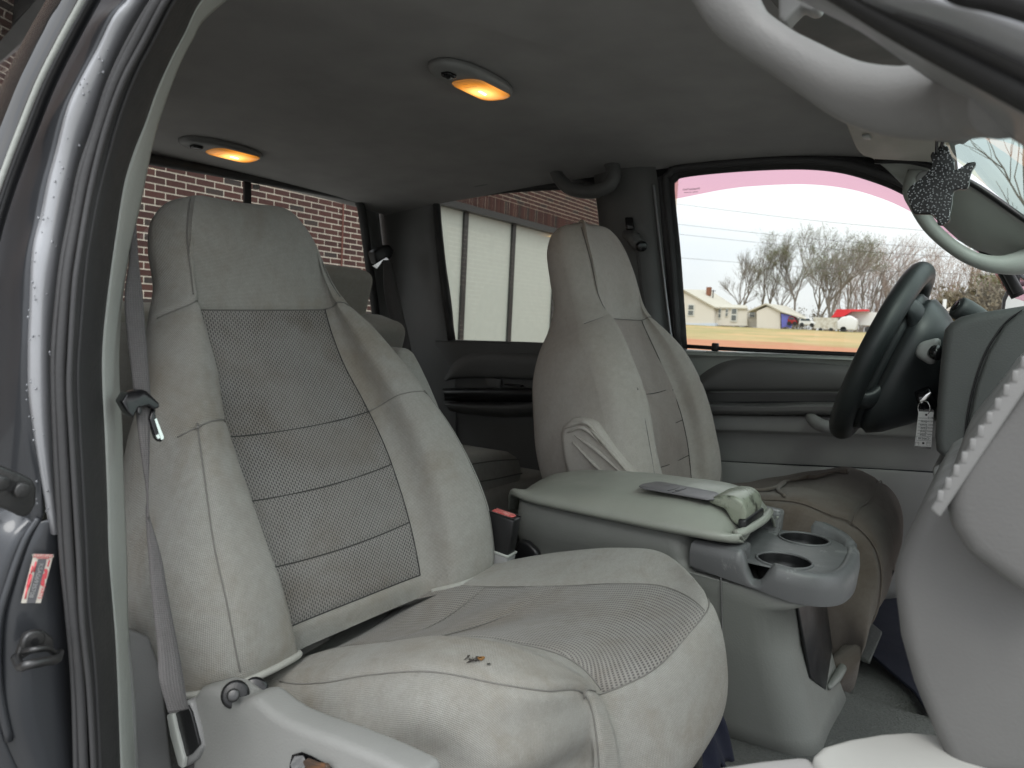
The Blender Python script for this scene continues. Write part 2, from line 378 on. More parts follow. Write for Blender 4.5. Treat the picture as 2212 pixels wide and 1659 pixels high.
for j in range(int(WTOP / BZ)):
    z = (j + .5) * BZ
    n0, n1 = int(HX / BX), int(9 / BX)
    for i in range(n0, n1):
        x = (i + .5 * (j % 2) + .5) * BX
        if DX0 - BX / 2 < x < DX1 + BX / 2 - .02 and z - BZ / 2 < DZ + .315: continue
        q = RW.T @ (A(x, YW, z) - CAM); u, v = CX + FPX * q[0] / q[2], CY - FPX * q[1] / q[2]
        if q[2] > 0 and 250 < u < 840 and 340 < v < 690: d = (q[2], x, z); cand.append(d)
        elif q[2] > 0 and 1120 < u < 1310 and 395 < v < 480: cand.append((q[2], x, z))
        else: rest.box((x, YW - .0098, z), (BX - .012, .02, BZ - .012))
cand.sort()
def dent(): return random.uniform(-.0015, .0015)
for k, (d, x, z) in enumerate(cand):
    if k < 300:
        if bme is None: o = bk.obj('brick', M['brick'], bld, bevel=0); bme = o.data
        else: o = bpy.data.objects.new('brick', bme); COL.objects.link(o); hang(o, bld)
        o.location = (x, YW - .0085 + dent() * .5, z)
    else: rest.box((x, YW - .0098, z), (BX - .012, .02, BZ - .012))
U(rest.obj('brickwork', M['brick'], bld, kind='stuff'))
so = None
nS = 0
x = DX1 - .0
while x > DX0:
    c = (x - .034, YW - .0098, DZ + .10 + .115)
    if nS < 150:
        if so is None: o = MB().box((0, 0, 0), (.056, .024, .215)).obj('header_brick', M['brick'], bld); so = o.data
        else: o = bpy.data.objects.new('header_brick', so); COL.objects.link(o); hang(o, bld)
        o.location = (c[0], c[1] + dent() * 2, c[2])
    x -= BZ; nS += 1
U(box('expansion_joint', (P(738, 520, y=YW)[0], YW + .012, 2.2), (.014, .012, 4.4), M['caulk'], bld))
U(box('lintel', ((DX0 + DX1) / 2, YW - .05, DZ + .05), (DX1 - DX0, .16, .096), M['bframe'], bld))
# overhead door of frosted panels
bars = [P(u, 600, y=YW - .1)[0] for u in (999, 1103, 1196)]
st = bars[0] - bars[1]; bx = [bars[0] + st * .98] + bars
while bx[-1] > DX0: bx.append(bx[-1] + (bars[2] - bars[1]) * 1.02)
bx = [b for b in bx if b > DX0]; edges = [DX1] + bx + [DX0]
for i in range(len(edges) - 1):
    a, b2 = edges[i], edges[i + 1]
    U(box('panel', ((a + b2) / 2, YW - .12, DZ / 2), (a - b2 - .06, .03, DZ + .04), M['frost'], bld))
    if i: U(box('mullion', (a, YW - .09, DZ / 2), (.10, .05, DZ), M['bframe'], bld))
for sx_ in (DX1 - .03, DX0 + .03): U(box('door_jamb', (sx_, YW - .06, DZ / 2), (.07, .12, DZ), M['bframe'], bld))
U(box('sash_rail', ((DX0 + DX1) / 2, YW - .085, .95), (DX1 - DX0 - .1, .04, .07), M['bframe'], bld))

# ------------------------------------------------------------------ far side: house, shed, carport, vehicles
M['siding'] = plastic('cream_siding', (.62, .58, .52), .7, gb=0, var=.08)
M['sidingW'] = plastic('white_siding', (.70, .69, .66), .7, gb=0, var=.08)
M['roofT'] = plastic('pale_tan_roof', (.46, .43, .36), .8, gb=0, var=.1)
M['base'] = plastic('pale_block_base', (.55, .60, .68), .8, gb=0)
M['winD'] = plastic('dark_house_window', (.12, .13, .13), .2, gb=0)
M['winW'] = plastic('window_frame_white', (.6, .6, .57), .5, gb=0)
M['chim'] = plastic('chimney_brick', (.22, .09, .05), .9, gb=0)
M['tarp'] = plastic('blue_tarp', (.13, .14, .48), .5, gb=0, var=.25)
M['redv'] = plastic('red_metal', (.62, .02, .03), .4, gb=0)
M['whv'] = plastic('white_body', (.68, .68, .68), .35, gb=0)
M['tyre'] = plastic('tyre', (.02, .02, .02), .8, gb=0)
M['glassD'] = plastic('dark_vehicle_glass', (.05, .07, .08), .15, gb=0)
XH = -130.0
def H(u, v, dx=0): return P(1440 + (u - 1440) * .763, v, x=XH + dx * 1.45)
def wallq(name, pts, depth, m, par): return U(prism(name, pts, (-depth, 0, 0), m, par))
h = thing('house', 'cream single storey house with gable end and brick chimney at left', 'house', loc=tuple(H(1560, 700)))
wallq('wall', [H(1470, 705), H(1574, 704), H(1574, 665), H(1492, 628), H(1470, 634)], 8, M['siding'], h)
wallq('foundation', [H(1470, 706, .08), H(1577, 706, .08), H(1577, 698, .08), H(1470, 699, .08)], 8, M['base'], h)
wallq('side_wing', [H(1574, 703, -1), H(1668, 704, -1), H(1668, 668, -1), H(1574, 665, -1)], 5, M['siding'], h)
def roofq(par, pts, th=.25, m=None, name='roof'): return U(prism(name, pts, (0, 0, th), m or M['roofT'], par))
roofq(h, [H(1488, 628, .3), H(1577, 666, .3), H(1648, 671, -6), H(1562, 629, -11)])
roofq(h, [H(1488, 628, .3), H(1562, 629, -11), H(1475, 640, -11), H(1464, 637, .3)])
roofq(h, [H(1576, 666, -.8), H(1670, 668, -.8), H(1664, 662, -5), H(1600, 660, -5)])
c = P(1531, 633, x=XH - 8); U(box('chimney', (c[0], c[1], c[2] + .3), (.9, .75, 1.6), M['chim'], h))
def hwin(par, u0, v0, u1, v1, dx=.05, blue=False):
    a, b2 = H(u0, v0, dx), H(u1, v1, dx); ctr = (a + b2) / 2; w, hh = abs(a[1] - b2[1]), abs(a[2] - b2[2])
    f = U(box('window', ctr, (.12, w, hh), M['winW'], par))
    g = box('pane', (ctr[0] + .08, ctr[1], ctr[2] + hh * .23), (.06, w * .74, hh * .36), M['winD'], f); g2 = box('pane', (ctr[0] + .08, ctr[1], ctr[2] - hh * .23), (.06, w * .74, hh * .36), M['winD'], f)
    return f
hwin(h, 1501, 657, 1517, 683); hwin(h, 1588, 666, 1593, 688, -.9); hwin(h, 1608, 667, 1613, 684, -.9); hwin(h, 1624, 664, 1638, 695, -.9)
s = thing('shed', 'low cream shed with gable front beside the house', 'shed', loc=tuple(H(1700, 706)))
wallq('wall', [H(1668, 705, -2), H(1700, 707, -2), H(1700, 672, -2), H(1668, 676, -2)], 4, M['siding'], s)
wallq('front_wall', [H(1695, 708), H(1762, 711), H(1762, 673), H(1726, 662), H(1695, 672)], 6, M['siding'], s)
roofq(s, [H(1668, 675, .2), H(1720, 658, .2), H(1780, 664, -6), H(1740, 672, -6)])
roofq(s, [H(1720, 658, .2), H(1768, 676, .3), H(1835, 688, -4), H(1780, 664, -6)])
hwin(s, 1675, 671, 1690, 686, -1.9)
for u_ in (1823, 1812): q = H(u_, 700, -.5); U(MB().box((q[0], q[1], q[2] - .1), (.14, .16, 2.2)).obj('post', M['winW'], s))
roofq(s, [H(1762, 674, .6), H(1834, 690, .6), H(1838, 688, -5), H(1780, 668, -6)], .15, name='carport_roof')
tp = [H(1764, 677, .3), H(1790, 680, .3), H(1800, 684, .3), H(1806, 690, .3), H(1797, 700, .3), H(1792, 709, .3), H(1778, 706, .3), H(1765, 708, .3)]
tag(prism('tarp', tp, (-.2, 0, 0), M['tarp'], bevel=.05), 'blue tarp hanging at the open side of the shed', 'tarp')
def car(nm, label, cat, u, v, L, m, red=False, hgt=1.5):
    q = H(u, v, .5); t_ = thing(nm, label, cat, loc=tuple(q)); x, y, z = q
    U(prism('body', [A(x, y - L / 2, z + .3), A(x, y + L / 2, z + .3), A(x, y + L / 2, z + .75), A(x, y + L * .30, z + .95), A(x, y + L * .18, z + hgt), A(x, y - L * .40, z + hgt), A(x, y - L / 2, z + .9)], (-1.8, 0, 0), m, t_, bevel=.12))
    U(prism('side_window', [A(x + .03, y - L * .40, z + .98), A(x + .03, y + L * .22, z + .98), A(x + .03, y + L * .15, z + hgt - .12), A(x + .03, y - L * .36, z + hgt - .12)], (-.04, 0, 0), M['glassD'], t_))
    for s_ in (-.3, .32): U(MB().tube([A(x + .05, y + L * s_, z + .33), A(x - .2, y + L * s_, z + .33)], .34, 14).obj('wheel', M['tyre'], t_))
    return t_
car('parked_car', 'white parked car just right of the carport', 'car', 1836, 706, 2.6, M['whv'], hgt=1.5)
car('parked_car', 'dark red car half hidden under the carport', 'car', 1794, 703, 1.5, plastic('dark_red_body', (.28, .015, .02), .35, gb=0))
tr = thing('box_trailer', 'low off white box trailer standing right of the white car', 'trailer', loc=tuple(H(1885, 712)))
U(prism('body', [H(1856, 709, .4), H(1926, 713, .4), H(1926, 687, .4), H(1856, 685, .4)], (-2, 0, 0), plastic('dirty_white', (.6, .58, .52), .6, gb=0, var=.25, wear=((.3, .25, .18), 2, .5, .6)), tr))
for u_ in (1875, 1905): q = H(u_, 712, .5); U(MB().tube([q, q + A(-.3, 0, 0)], .3, 12).obj('wheel', M['tyre'], tr))
tk = thing('box_truck', 'white truck with a red slanted roof deflector behind the steering wheel', 'truck', loc=tuple(H(1960, 712)))
U(prism('cargo_box', [H(1935, 700, -1), H(2040, 704, -1), H(2040, 675, -1), H(1935, 672, -1)], (-2.4, 0, 0), M['whv'], tk))
U(prism('cab', [H(1922, 712, .6), H(1975, 714, .6), H(1980, 690, .6), H(1960, 681, .6), H(1935, 685, .6), H(1922, 695, .6)], (-2, 0, 0), M['whv'], tk, bevel=.2))
U(prism('roof_deflector', [H(1906, 686, .3), H(1940, 684, .3), H(1962, 673, .3), H(2010, 672, .3), H(2010, 668, .3), H(1922, 668, .3)], (-2, 0, 0), M['redv'], tk))
for u_ in (1940, 2010): q = H(u_, 712, .6); U(MB().tube([q, q + A(-.3, 0, 0)], .5, 12).obj('wheel', M['tyre'], tk))
# railroad crossbuck seen past the steering wheel
M['sign'] = plastic('crossbuck_white', (.72, .72, .66), .5, gb=0, wear=((.1, .1, .1), 9, .62, .6))
q = P(2034, 683, x=-30)
cb = thing('railroad_crossbuck', 'white X shaped railroad crossing sign on its post beyond the wheel', 'sign', loc=(q[0], q[1], terr(-30, q[1])))
def board(a, b2, w=.23, dx=0):
    a, b2 = a + A(dx, 0, 0), b2 + A(dx, 0, 0); d = b2 - a; n = np.cross(d, A(1, 0, 0)); n = n / np.linalg.norm(n) * w / 2
    return U(prism('board', [a + n, b2 + n, b2 - n, a - n], (-.03, 0, 0), M['sign'], cb))
XB = -30.0
board(P(2018, 663, x=XB), P(2051, 703, x=XB)); board(P(2012, 699, x=XB), P(2058, 668, x=XB), dx=.05)
def text(name, s, loc, xdir, up, size, m, parent, ext=.001, align='CENTER'):
    cu = bpy.data.curves.new(name, 'FONT'); cu.body = s; cu.size = size; cu.extrude = ext; cu.align_x = align; cu.align_y = 'CENTER'; cu.materials.append(m)
    tmp = bpy.data.objects.new(name, cu); COL.objects.link(tmp)
    dg = bpy.context.evaluated_depsgraph_get(); dg.update(); me = bpy.data.meshes.new_from_object(tmp.evaluated_get(dg)); bpy.data.objects.remove(tmp)
    xd = Vector(xdir).normalized(); n = xd.cross(Vector(up)).normalized(); ud = n.cross(xd)
    W = Matrix(((xd.x, ud.x, n.x, loc[0]), (xd.y, ud.y, n.y, loc[1]), (xd.z, ud.z, n.z, loc[2]), (0, 0, 0, 1)))
    me.transform(W); me.name = name
    o = bpy.data.objects.new(name, me); COL.objects.link(o)
    if parent is not None: hang(o, parent)
    return o
ca, cb_ = P(2018, 663, x=XB), P(2051, 703, x=XB); ba, bb = P(2012, 699, x=XB), P(2058, 668, x=XB)
M['ink'] = plastic('black_ink', (.02, .02, .02), .6, gb=0)
text('lettering', 'CROSSING', (XB + .02, (ca[1] + cb_[1]) / 2, (ca[2] + cb_[2]) / 2), tuple(cb_ - ca), (0, 0, 1), .15, M['ink'], cb)
text('lettering', 'RAIL   ROAD', (XB + .07, (ba[1] + bb[1]) / 2, (ba[2] + bb[2]) / 2), tuple(bb - ba), (0, 0, 1), .15, M['ink'], cb)
pb = P(2036, 700, x=XB); U(tube('post', [A(XB - .08, pb[1], terr(XB, pb[1]) - .2), A(XB - .08, pb[1], pb[2] + .9)], .06, M['winW'], cb))
U(tube('signal_arm', [P(2030, 722, x=XB), P(2065, 726, x=XB)], .05, M['black'], cb))
for u_ in (2031, 2062):
    q = P(u_, 723, x=XB + .1); U(MB().tube([q, q + A(.08, 0, 0)], .16, 14).obj('signal_lamp', M['black'], cb))
# ------------------------------------------------------------------ bare winter trees
M['bark'] = plastic('bare_bark', (.21, .18, .15), .9, gb=0, var=.3)
M['twig'] = plastic('brown_twigs', (.36, .275, .235), .9, gb=0, var=.3)
M['bud'] = plastic('green_buds', (.14, .16, .05), .9, gb=0, var=.4)
M['ever'] = plastic('olive_leaves', (.10, .12, .045), .9, gb=0, var=.4)
M['scrub'] = plastic('scrub_brown', (.17, .14, .09), .95, gb=0, var=.4)
def grow(mb, tw, bud, p, d, L, r, lev, maxlev, R, budp):
    n = 4; pts = [p]; q = p.copy(); dd = d.copy()
    for i in range(n):
        dd = dd + A(R.gauss(0, .10), R.gauss(0, .10), R.gauss(.03, .07)); dd /= np.linalg.norm(dd); q = q + dd * L / n; pts.append(q)
    (mb if lev < 3 else tw).tube(pts, [r, r * .6], 5 if lev < 2 else 3, cap=False)
    if lev >= maxlev:
        if R.random() < budp:
            for _ in range(3):
                c = q + A(R.gauss(0, .22), R.gauss(0, .22), R.gauss(0, .22)); s_ = R.uniform(.08, .2); a_ = A(*[R.gauss(0, 1) for _ in range(3)]); b_ = A(*[R.gauss(0, 1) for _ in range(3)])
                bud.add([c, c + a_ / np.linalg.norm(a_) * s_, c + b_ / np.linalg.norm(b_) * s_], [(0, 1, 2)])
        return
    for k in range(R.choice([3, 3, 4]) if lev else R.choice([3, 4])):
        f = R.uniform(.35, 1.0) if k else 1.0; i = min(n, max(1, int(round(f * n)))); b = pts[i]
        a = A(R.gauss(0, 1), R.gauss(0, 1), R.gauss(.25, .5)); a /= np.linalg.norm(a)
        nd = dd * 1.0 + a * R.uniform(.32, .62); nd /= np.linalg.norm(nd)
        grow(mb, tw, bud, b, nd, L * R.uniform(.55, .78), r * .58, lev + 1, maxlev, R, budp)
def tree(u, vb, vt, xt, label, seed, budp=.3, lev=5, kind='bare_tree', cat='tree', lean=0, r=.3, mtw='twig'):
    R = random.Random(seed); b = P(u, vb, x=xt); tp_ = P(u, vt, x=xt); z0 = terr(b[0], b[1]); Hh = tp_[2] - z0
    t_ = thing(kind, label, cat, 'bare winter trees beyond the houses', loc=(b[0], b[1], z0))
    mb, tw, bd = MB(), MB(), MB()
    for s_ in range(R.choice([1, 2])):
        grow(mb, tw, bd, A(0, s_ * .3, -.2), A(R.gauss(0, .05), lean + R.gauss(0, .06) + s_ * .2, 1.), Hh * .40, r, 0, lev, R, budp)
    zm = max(v_[2] for v_ in tw.V) if tw.V else 1
    k_ = Hh / max(zm, 1e-3)
    for m_ in (mb, tw, bd): m_.V = [(a * k_, b_ * k_, c * k_) for a, b_, c in m_.V]
    pp = [mb.obj('trunk', M['bark'], t_), tw.obj('crown', M[mtw], t_)]
    if bd.V: pp.append(bd.obj('buds', M['bud'], t_))
    for o in pp: o.matrix_parent_inverse = Matrix()
    return t_
tl = ['thin bare tree above the roof of the cream house, leftmost of the row', 'bare tree with sparse green buds left of the blue tarp', 'slim bare tree between two wider ones behind the shed', 'tallest bare tree with green buds behind the carport', 'wide budding tree leaning right above the white car',
      'bare twisted tree with a dark trunk right of the white car', 'reddish brown bare tree over the box trailer', 'reddish brown bare tree over the red deflector', 'pale brown bare tree left of the wheel rim', 'brown bare tree directly behind the wheel rim', 'bare tree seen between wheel and grab handle', 'budding olive tree right of the steering wheel', 'greenish tree right above the black lever knob']
td = [(1612, 690, 535, -112, .1, .0), (1672, 690, 500, -110, .6, -.06), (1706, 690, 560, -114, .2, 0), (1752, 692, 476, -108, .8, 0), (1800, 695, 480, -106, .8, .2), (1832, 700, 512, -100, .3, .12),
      (1880, 700, 505, -112, .15, 0), (1915, 700, 498, -116, .1, 0), (1960, 702, 500, -118, .1, 0), (2005, 702, 500, -114, .1, 0), (2050, 705, 520, -112, .1, 0), (2075, 706, 575, -90, .95, 0), (2120, 706, 585, -92, .95, 0)]
for k, (u_, vb, vt, xt, bp, ln) in enumerate(td):
    tree(1440 + (u_ - 1440) * (.88 if u_ < 2050 else 1), vb, vt, xt * (1.38 if k < 11 else 1), tl[k], 40 + k, bp, 6 if k < 6 else 5, lean=ln, r=.30 if k in (3, 5) else .22, mtw='bark' if k < 6 else 'twig')
# thicket and hedge masses
def thicket(name, label, u0, u1, vt, xt, n, m, seed, leaf=None, h0=1.):
    R = random.Random(seed); mb = MB()
    for i in range(n):
        u = R.uniform(u0, u1); b = P(u, 700, x=xt + R.uniform(-5, 5)); z0 = terr(b[0], b[1]); top = P(u, vt + R.gauss(0, 10), x=xt)[2]
        Hh = max(1, (top - z0) * R.uniform(.55, 1.)); d = A(R.gauss(0, .12), R.gauss(0, .16), 1.); p = A(b[0], b[1], z0 - .1); pts = [p + d * Hh * f + A(0, R.gauss(0, .15), 0) * f for f in (0, .35, .7, 1)]
        mb.tube(pts, [.10, .02], 3, cap=False)
        for j in range(7):
            f = R.uniform(.3, 1); q = p + d * Hh * f; e = A(R.gauss(0, .5), R.gauss(0, .8), R.uniform(.5, 1.2)) * Hh * .16
            mb.tube([q, q + e * .5 + A(0, R.gauss(0, .1), 0), q + e], [.04, .012], 3, cap=False)
            if leaf:
                for _ in range(leaf):
                    c = q + e * R.random() + A(*[R.gauss(0, .5) for _ in range(3)]); s_ = R.uniform(.15, .35)
                    mb.add([c, c + A(0, s_, R.gauss(0, s_)), c + A(R.gauss(0, s_), 0, s_)], [(0, 1, 2)])
    return tag(mb.obj(name, m, None), label, 'thicket', kind='stuff')
thicket('thicket', 'dense reddish brown bare thicket behind the box trailer', 1800, 2170, 540, -165, 230, M['twig'], 3)
thicket('hedge', 'dark olive scrub at the foot of the trees behind the houses', 1560, 2260, 676, -172, 190, M['scrub'], 4, leaf=6)
thicket('scrub', 'brown leafy scrub around the railroad crossing sign', 2035, 2230, 640, -84, 170, M['scrub'], 9, leaf=9)
thicket('brush', 'bare grey brush in the grass left of the steering wheel', 1890, 1990, 712, -60, 26, M['twig'], 12)
# twigs seen through the windshield
R_ = random.Random(5); b = P(2215, 480, x=-22)
t_ = thing('bare_tree', 'thin twigs seen through the windshield at the right edge', 'tree', loc=(b[0], b[1] + .6, 0)); mb, tw, bd = MB(), MB(), MB()
grow(mb, tw, bd, A(0, 0, 0), A(0, 0, 1.), 4.2, .09, 0, 4, R_, 0)
for o in (mb.obj('trunk', M['bark'], t_), tw.obj('crown', M['bark'], t_)): o.matrix_parent_inverse = Matrix()
# power lines
M['wire'] = plastic('wire_black', (.05, .05, .05), .6, gb=0)
pole = thing('utility_pole', 'slim service pole beside the chimney of the cream house', 'pole', loc=tuple(P(1541, 640, x=-138)))
q = P(1540, 640, x=-138); U(tube('mast', [q + A(0, 0, -3), q + A(0, 0, 1.2)], .12, M['wire'], pole)); U(tube('crossarm', [q + A(0, -.3, 1), q + A(0, .5, 1.05)], .06, M['wire'], pole))
wl = ['highest power line crossing the sky of the front window', 'second power line under the highest one', 'third power line from the top in the front window', 'lowest faint power line running to the trees']
for k, (v0, v1, x0) in enumerate(((442, 497, -70), (487, 530, -75), (509, 545, -75), (562, 575, -80))):
    a, b2 = P(1380, v0 - 12, x=x0), P(2300, v1 + 25, x=x0); mid = (a + b2) / 2 - A(0, 0, .35)
    tag(tube('power_line', curve([a, mid, b2], 8), .015, M['wire']), wl[k], 'power line', 'power lines across the sky')
# ------------------------------------------------------------------ the truck cab
truck = thing('pickup_truck', 'dark grey crew cab pickup truck seen through its open front passenger door', 'truck', loc=(0, -.8, 0))
def pxs(l, **k): return [P(u, v, **k) for u, v in l]
# headliner
hy = [-1.80, -1.6, -1.3, -.95, -.6, -.3, -.10]; hz = [1.985, 2.01, 2.045, 2.072, 2.085, 2.07, 2.02]
hx = [-.80, -.755, -.66, -.45, -.15, .15, .45, .66, .74]; dz = [-.022, -.020, -.014, -.006, 0, 0, -.008, -.03, -.09]
G = [[A(x, y, z + d * (1 if y > -1.5 else .6)) for x, d in zip(hx, dz)] for y, z in zip(hy, hz)]
S_ = Surf(G); D = S_.ev(np.linspace(0, 6, 90), np.linspace(0, 8, 110)); Nn = normals(D, False)
for ln, w, d in ((S_.line(1.45 + np.zeros(60), np.linspace(.5, 7.5, 60)), .008, .004), (S_.line(np.linspace(1.5, 2.7, 40), np.linspace(6.5, 1.5, 40)), .02, .004), (S_.line(np.linspace(3.0, 4.6, 40), np.linspace(6.8, 2.6, 40)), .02, .004)):
    D = groove(D, -Nn, ln, w, d)
obj('headliner', D.reshape(-1, 3), grid_faces(90, 110), M['head'], truck)
box('roof_panel', (0, -.95, 2.155), (1.52, 1.9, .02), M['paint'], truck, bevel=.008)
box('roof_rail', (-.82, -.95, 2.125), (.06, 1.7, .12), M['dark'], truck, bevel=.02)
# side frame, driver side: pillars and header between the window openings
def sheet(name, ca, cb, m, parent, th=(.003, 0, 0), n=12, bulge=0.0, k=5):
    a = curve(ca, n); b_ = curve(cb, n); n_ = max(len(a), len(b_))
    rs = lambda c: np.stack([np.interp(np.linspace(0, 1, n_), np.linspace(0, 1, len(c)), c[:, i]) for i in range(3)], 1)
    a, b_ = rs(a), rs(b_); rows = []
    for t in np.linspace(0, 1, k):
        p = a * (1 - t) + b_ * t; d = CAM - p; d[:, 2] *= .2; d /= np.linalg.norm(d, axis=1)[:, None]
        rows.append(p + d * bulge * math.sin(PI * t))
    D = np.array(rows); o = obj(name, D.reshape(-1, 3), grid_faces(k, n_), m, parent)
    s = o.modifiers.new('solid', 'SOLIDIFY'); s.thickness = abs(sum(th)); s.offset = 0
    return o
XD = -.80
def D_(l, x=XD): return pxs(l, x=x)
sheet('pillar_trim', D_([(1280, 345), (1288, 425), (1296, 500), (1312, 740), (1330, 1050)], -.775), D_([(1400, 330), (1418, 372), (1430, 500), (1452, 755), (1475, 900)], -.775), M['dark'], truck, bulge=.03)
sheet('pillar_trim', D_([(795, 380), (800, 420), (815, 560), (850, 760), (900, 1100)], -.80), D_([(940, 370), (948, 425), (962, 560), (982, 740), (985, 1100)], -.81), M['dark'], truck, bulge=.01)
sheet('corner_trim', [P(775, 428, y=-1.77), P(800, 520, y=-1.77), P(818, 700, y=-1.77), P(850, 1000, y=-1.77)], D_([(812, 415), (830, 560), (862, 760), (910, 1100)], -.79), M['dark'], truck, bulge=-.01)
sheet('door_flange', D_([(1419, 384), (1432, 500), (1449, 640), (1462, 755), (1480, 900)], -.785), D_([(1436, 378), (1450, 500), (1468, 640), (1480, 752), (1495, 900)], -.80), M['rubber2'], truck, bulge=.008)
sheet('door_frame', D_([(1395, 335), (1420, 480), (1442, 640), (1455, 765)], -.822), D_([(1452, 345), (1456, 480), (1472, 640), (1486, 768)], -.822), M['black'], truck)
sheet('painted_flange', D_([(1410, 400), (1421, 500), (1437, 640), (1451, 750)], -.77), D_([(1414, 400), (1425, 500), (1441, 640), (1455, 750)], -.77), M['paintS'], truck, bulge=.01)
W1 = [(976, 735), (958, 600), (944, 450), (955, 430), (1050, 414), (1150, 404), (1240, 402), (1290, 412), (1299, 430), (1306, 500), (1330, 735)]
W2 = [(1474, 752), (1461, 560), (1447, 410), (1456, 384), (1480, 372), (1590, 360), (1720, 354), (1810, 360), (1885, 379), (1960, 410), (2050, 470), (2110, 520), (2160, 570), (2200, 640)]
tube('window_seal', curve(D_(W1, -.80), 6), .013, M['rubber'], truck, segs=8)
tube('window_seal', curve(D_(W2, -.80), 6), .014, M['rubber'], truck, segs=8)
tube('window_seal', curve(D_([(u - 9 if u < 1500 else u, v - 9) for u, v in W2], -.785), 6), .010, M['rubber2'], truck, segs=8)
for W_, r_ in ((W1[2:9], 34), (W2[2:], 44)):
    sheet('window_header', D_([(u, v + 2) for u, v in W_], -.80), D_([(u + (4 if u > 1880 else 0), v - r_) for u, v in W_], -.80), M['black'], truck, th=(.02, 0, 0), k=3)
def pane(name, pts, m, par=truck, th=.004):
    o = obj(name, pts, [tuple(range(len(pts)))], m, par, smooth=False); return o
pane('side_glass', D_([(944, 750), (938, 430), (1060, 405), (1295, 395), (1345, 750)], -.812), M['glassP'])
pane('side_glass', D_([(1470, 768), (1440, 370), (1590, 350), (1720, 345), (1830, 352), (1960, 400), (2060, 466), (2130, 520), (2200, 600), (2260, 780)], -.815), M['glass'])
# pink wind visor
top = [(1440, 380), (1470, 366), (1592, 354), (1719, 349), (1809, 355), (1882, 374), (1960, 404), (2050, 464), (2130, 525), (2212, 590), (2300, 680)]
bot = [(1456, 430), (1478, 426), (1560, 410), (1628, 402), (1737, 398), (1827, 407), (1900, 427), (1965, 456), (2045, 505), (2120, 553), (2180, 640)]
vs = thing('wind_visor', 'translucent pink wind deflector along the top of the front side window', 'wind visor', loc=tuple(P(1700, 380, x=-.84)))
a, b_ = curve(pxs(top, x=-.825), 6), curve(pxs(bot, x=-.862), 6)
D = np.array([a, a * .5 + b_ * .5 + A(-.008, 0, 0), b_]); obj('deflector', D.reshape(-1, 3), grid_faces(3, len(a)), M['pink'], vs)
q0, q1 = P(1473, 409, x=-.843), P(1516, 409, x=-.843)
text('lettering', 'WeatherTech', tuple((q0 + q1) / 2 + A(.004, 0, 0)), (0, -1, 0), (0, 0, 1), .0085, M['ink'], vs, .0002)
text('lettering', 'warning - see manual', tuple((q0 + q1) / 2 + A(.004, 0, -.008)), (0, -1, 0), (0, 0, 1), .0045, M['ink'], vs, .0002)
# outside mirror, tinted by the visor
om = thing('door_mirror', 'outside mirror at the right end of the front side window', 'mirror', loc=tuple(P(2190, 650, x=-1.02)))
prism('housing', pxs([(2160, 690), (2165, 645), (2180, 612), (2230, 600), (2290, 600), (2290, 720), (2170, 715)], x=-1.0), (-.1, 0, 0), M['black'], om, bevel=.02)
prism('mirror_glass', pxs([(2168, 690), (2173, 650), (2186, 622), (2280, 610), (2280, 710), (2175, 705)], x=-.995), (.004, 0, 0), M['white'], om)
# driver door inner panel, as a relief: columns run forward, rows run down
dd = thing('driver_door', 'closed driver side front door with grey armrest panel', 'door', loc=tuple(P(1650, 900, x=-.85)))
def relief(name, rows, m, par, sub=8):
    G = [[P(u, v, x=x) for u, v in zip(us, vv)] for us, vv, x in rows]
    S = Surf(G); R, C = S.R, S.C; D = S.ev(np.linspace(0, R - 1, (R - 1) * sub + 1), np.linspace(0, C - 1, (C - 1) * sub + 1))
    return obj(name, D.reshape(-1, 3), grid_faces(*D.shape[:2]), m, par)
u0 = (1440, 1560, 1700, 1850, 2060)
relief('door_ledge', [(u0, (752, 758, 762, 768, 778), -.83), (u0, (756, 761, 766, 772, 782), -.80), (u0, (764, 768, 772, 778, 790), -.785), (u0, (780, 782, 784, 790, 800), -.80), (u0, (860, 860, 860, 866, 880), -.825)], M['trimL'], dd)  # lighter trim colour stands for window light falling on the ledge
relief('upper_pad', [((1484, 1530, 1580, 1680, 1850, 2020), (842, 792, 773, 776, 789, 805), -.815), ((1487, 1540, 1590, 1680, 1850, 2020), (846, 806, 782, 783, 795, 812), -.785), ((1490, 1545, 1595, 1690, 1850, 2020), (846, 822, 806, 806, 812, 826), -.777), ((1495, 1560, 1600, 1690, 1850, 2020), (846, 842, 841, 841, 843, 850), -.79), ((1495, 1560, 1600, 1690, 1850, 2020), (847, 844, 843, 843, 845, 852), -.83)], M['doorD'], dd)
u1 = (1485, 1560, 1650, 1760, 1900, 2050)
relief('pull_recess', [(u1, (844,) * 6, -.83), (u1, (850,) * 6, -.82), (u1, (868, 868, 867, 867, 868, 870), -.825)], M['doorD'], dd)
relief('armrest', [(u1, (868, 869, 871, 868, 871, 876), -.825), (u1, (869, 870, 873, 870, 872, 878), -.79), (u1, (873, 874, 877, 874, 876, 882), -.745), (u1, (880, 881, 883, 881, 884, 890), -.738), (u1, (892, 893, 894, 894, 896, 902), -.75), (u1, (898, 898, 898, 898, 900, 906), -.82)], M['doorD'], dd)
relief('lower_panel', [(u1, (893, 894, 895, 896, 898, 905), -.80), (u1, (900, 901, 902, 904, 906, 912), -.775), (u1, (925, 928, 930, 934, 938, 946), -.775), (u1, (935, 938, 941, 945, 950, 958), -.80), (u1, (990, 995, 1000, 1005, 1012, 1020), -.815)], M['door'], dd)
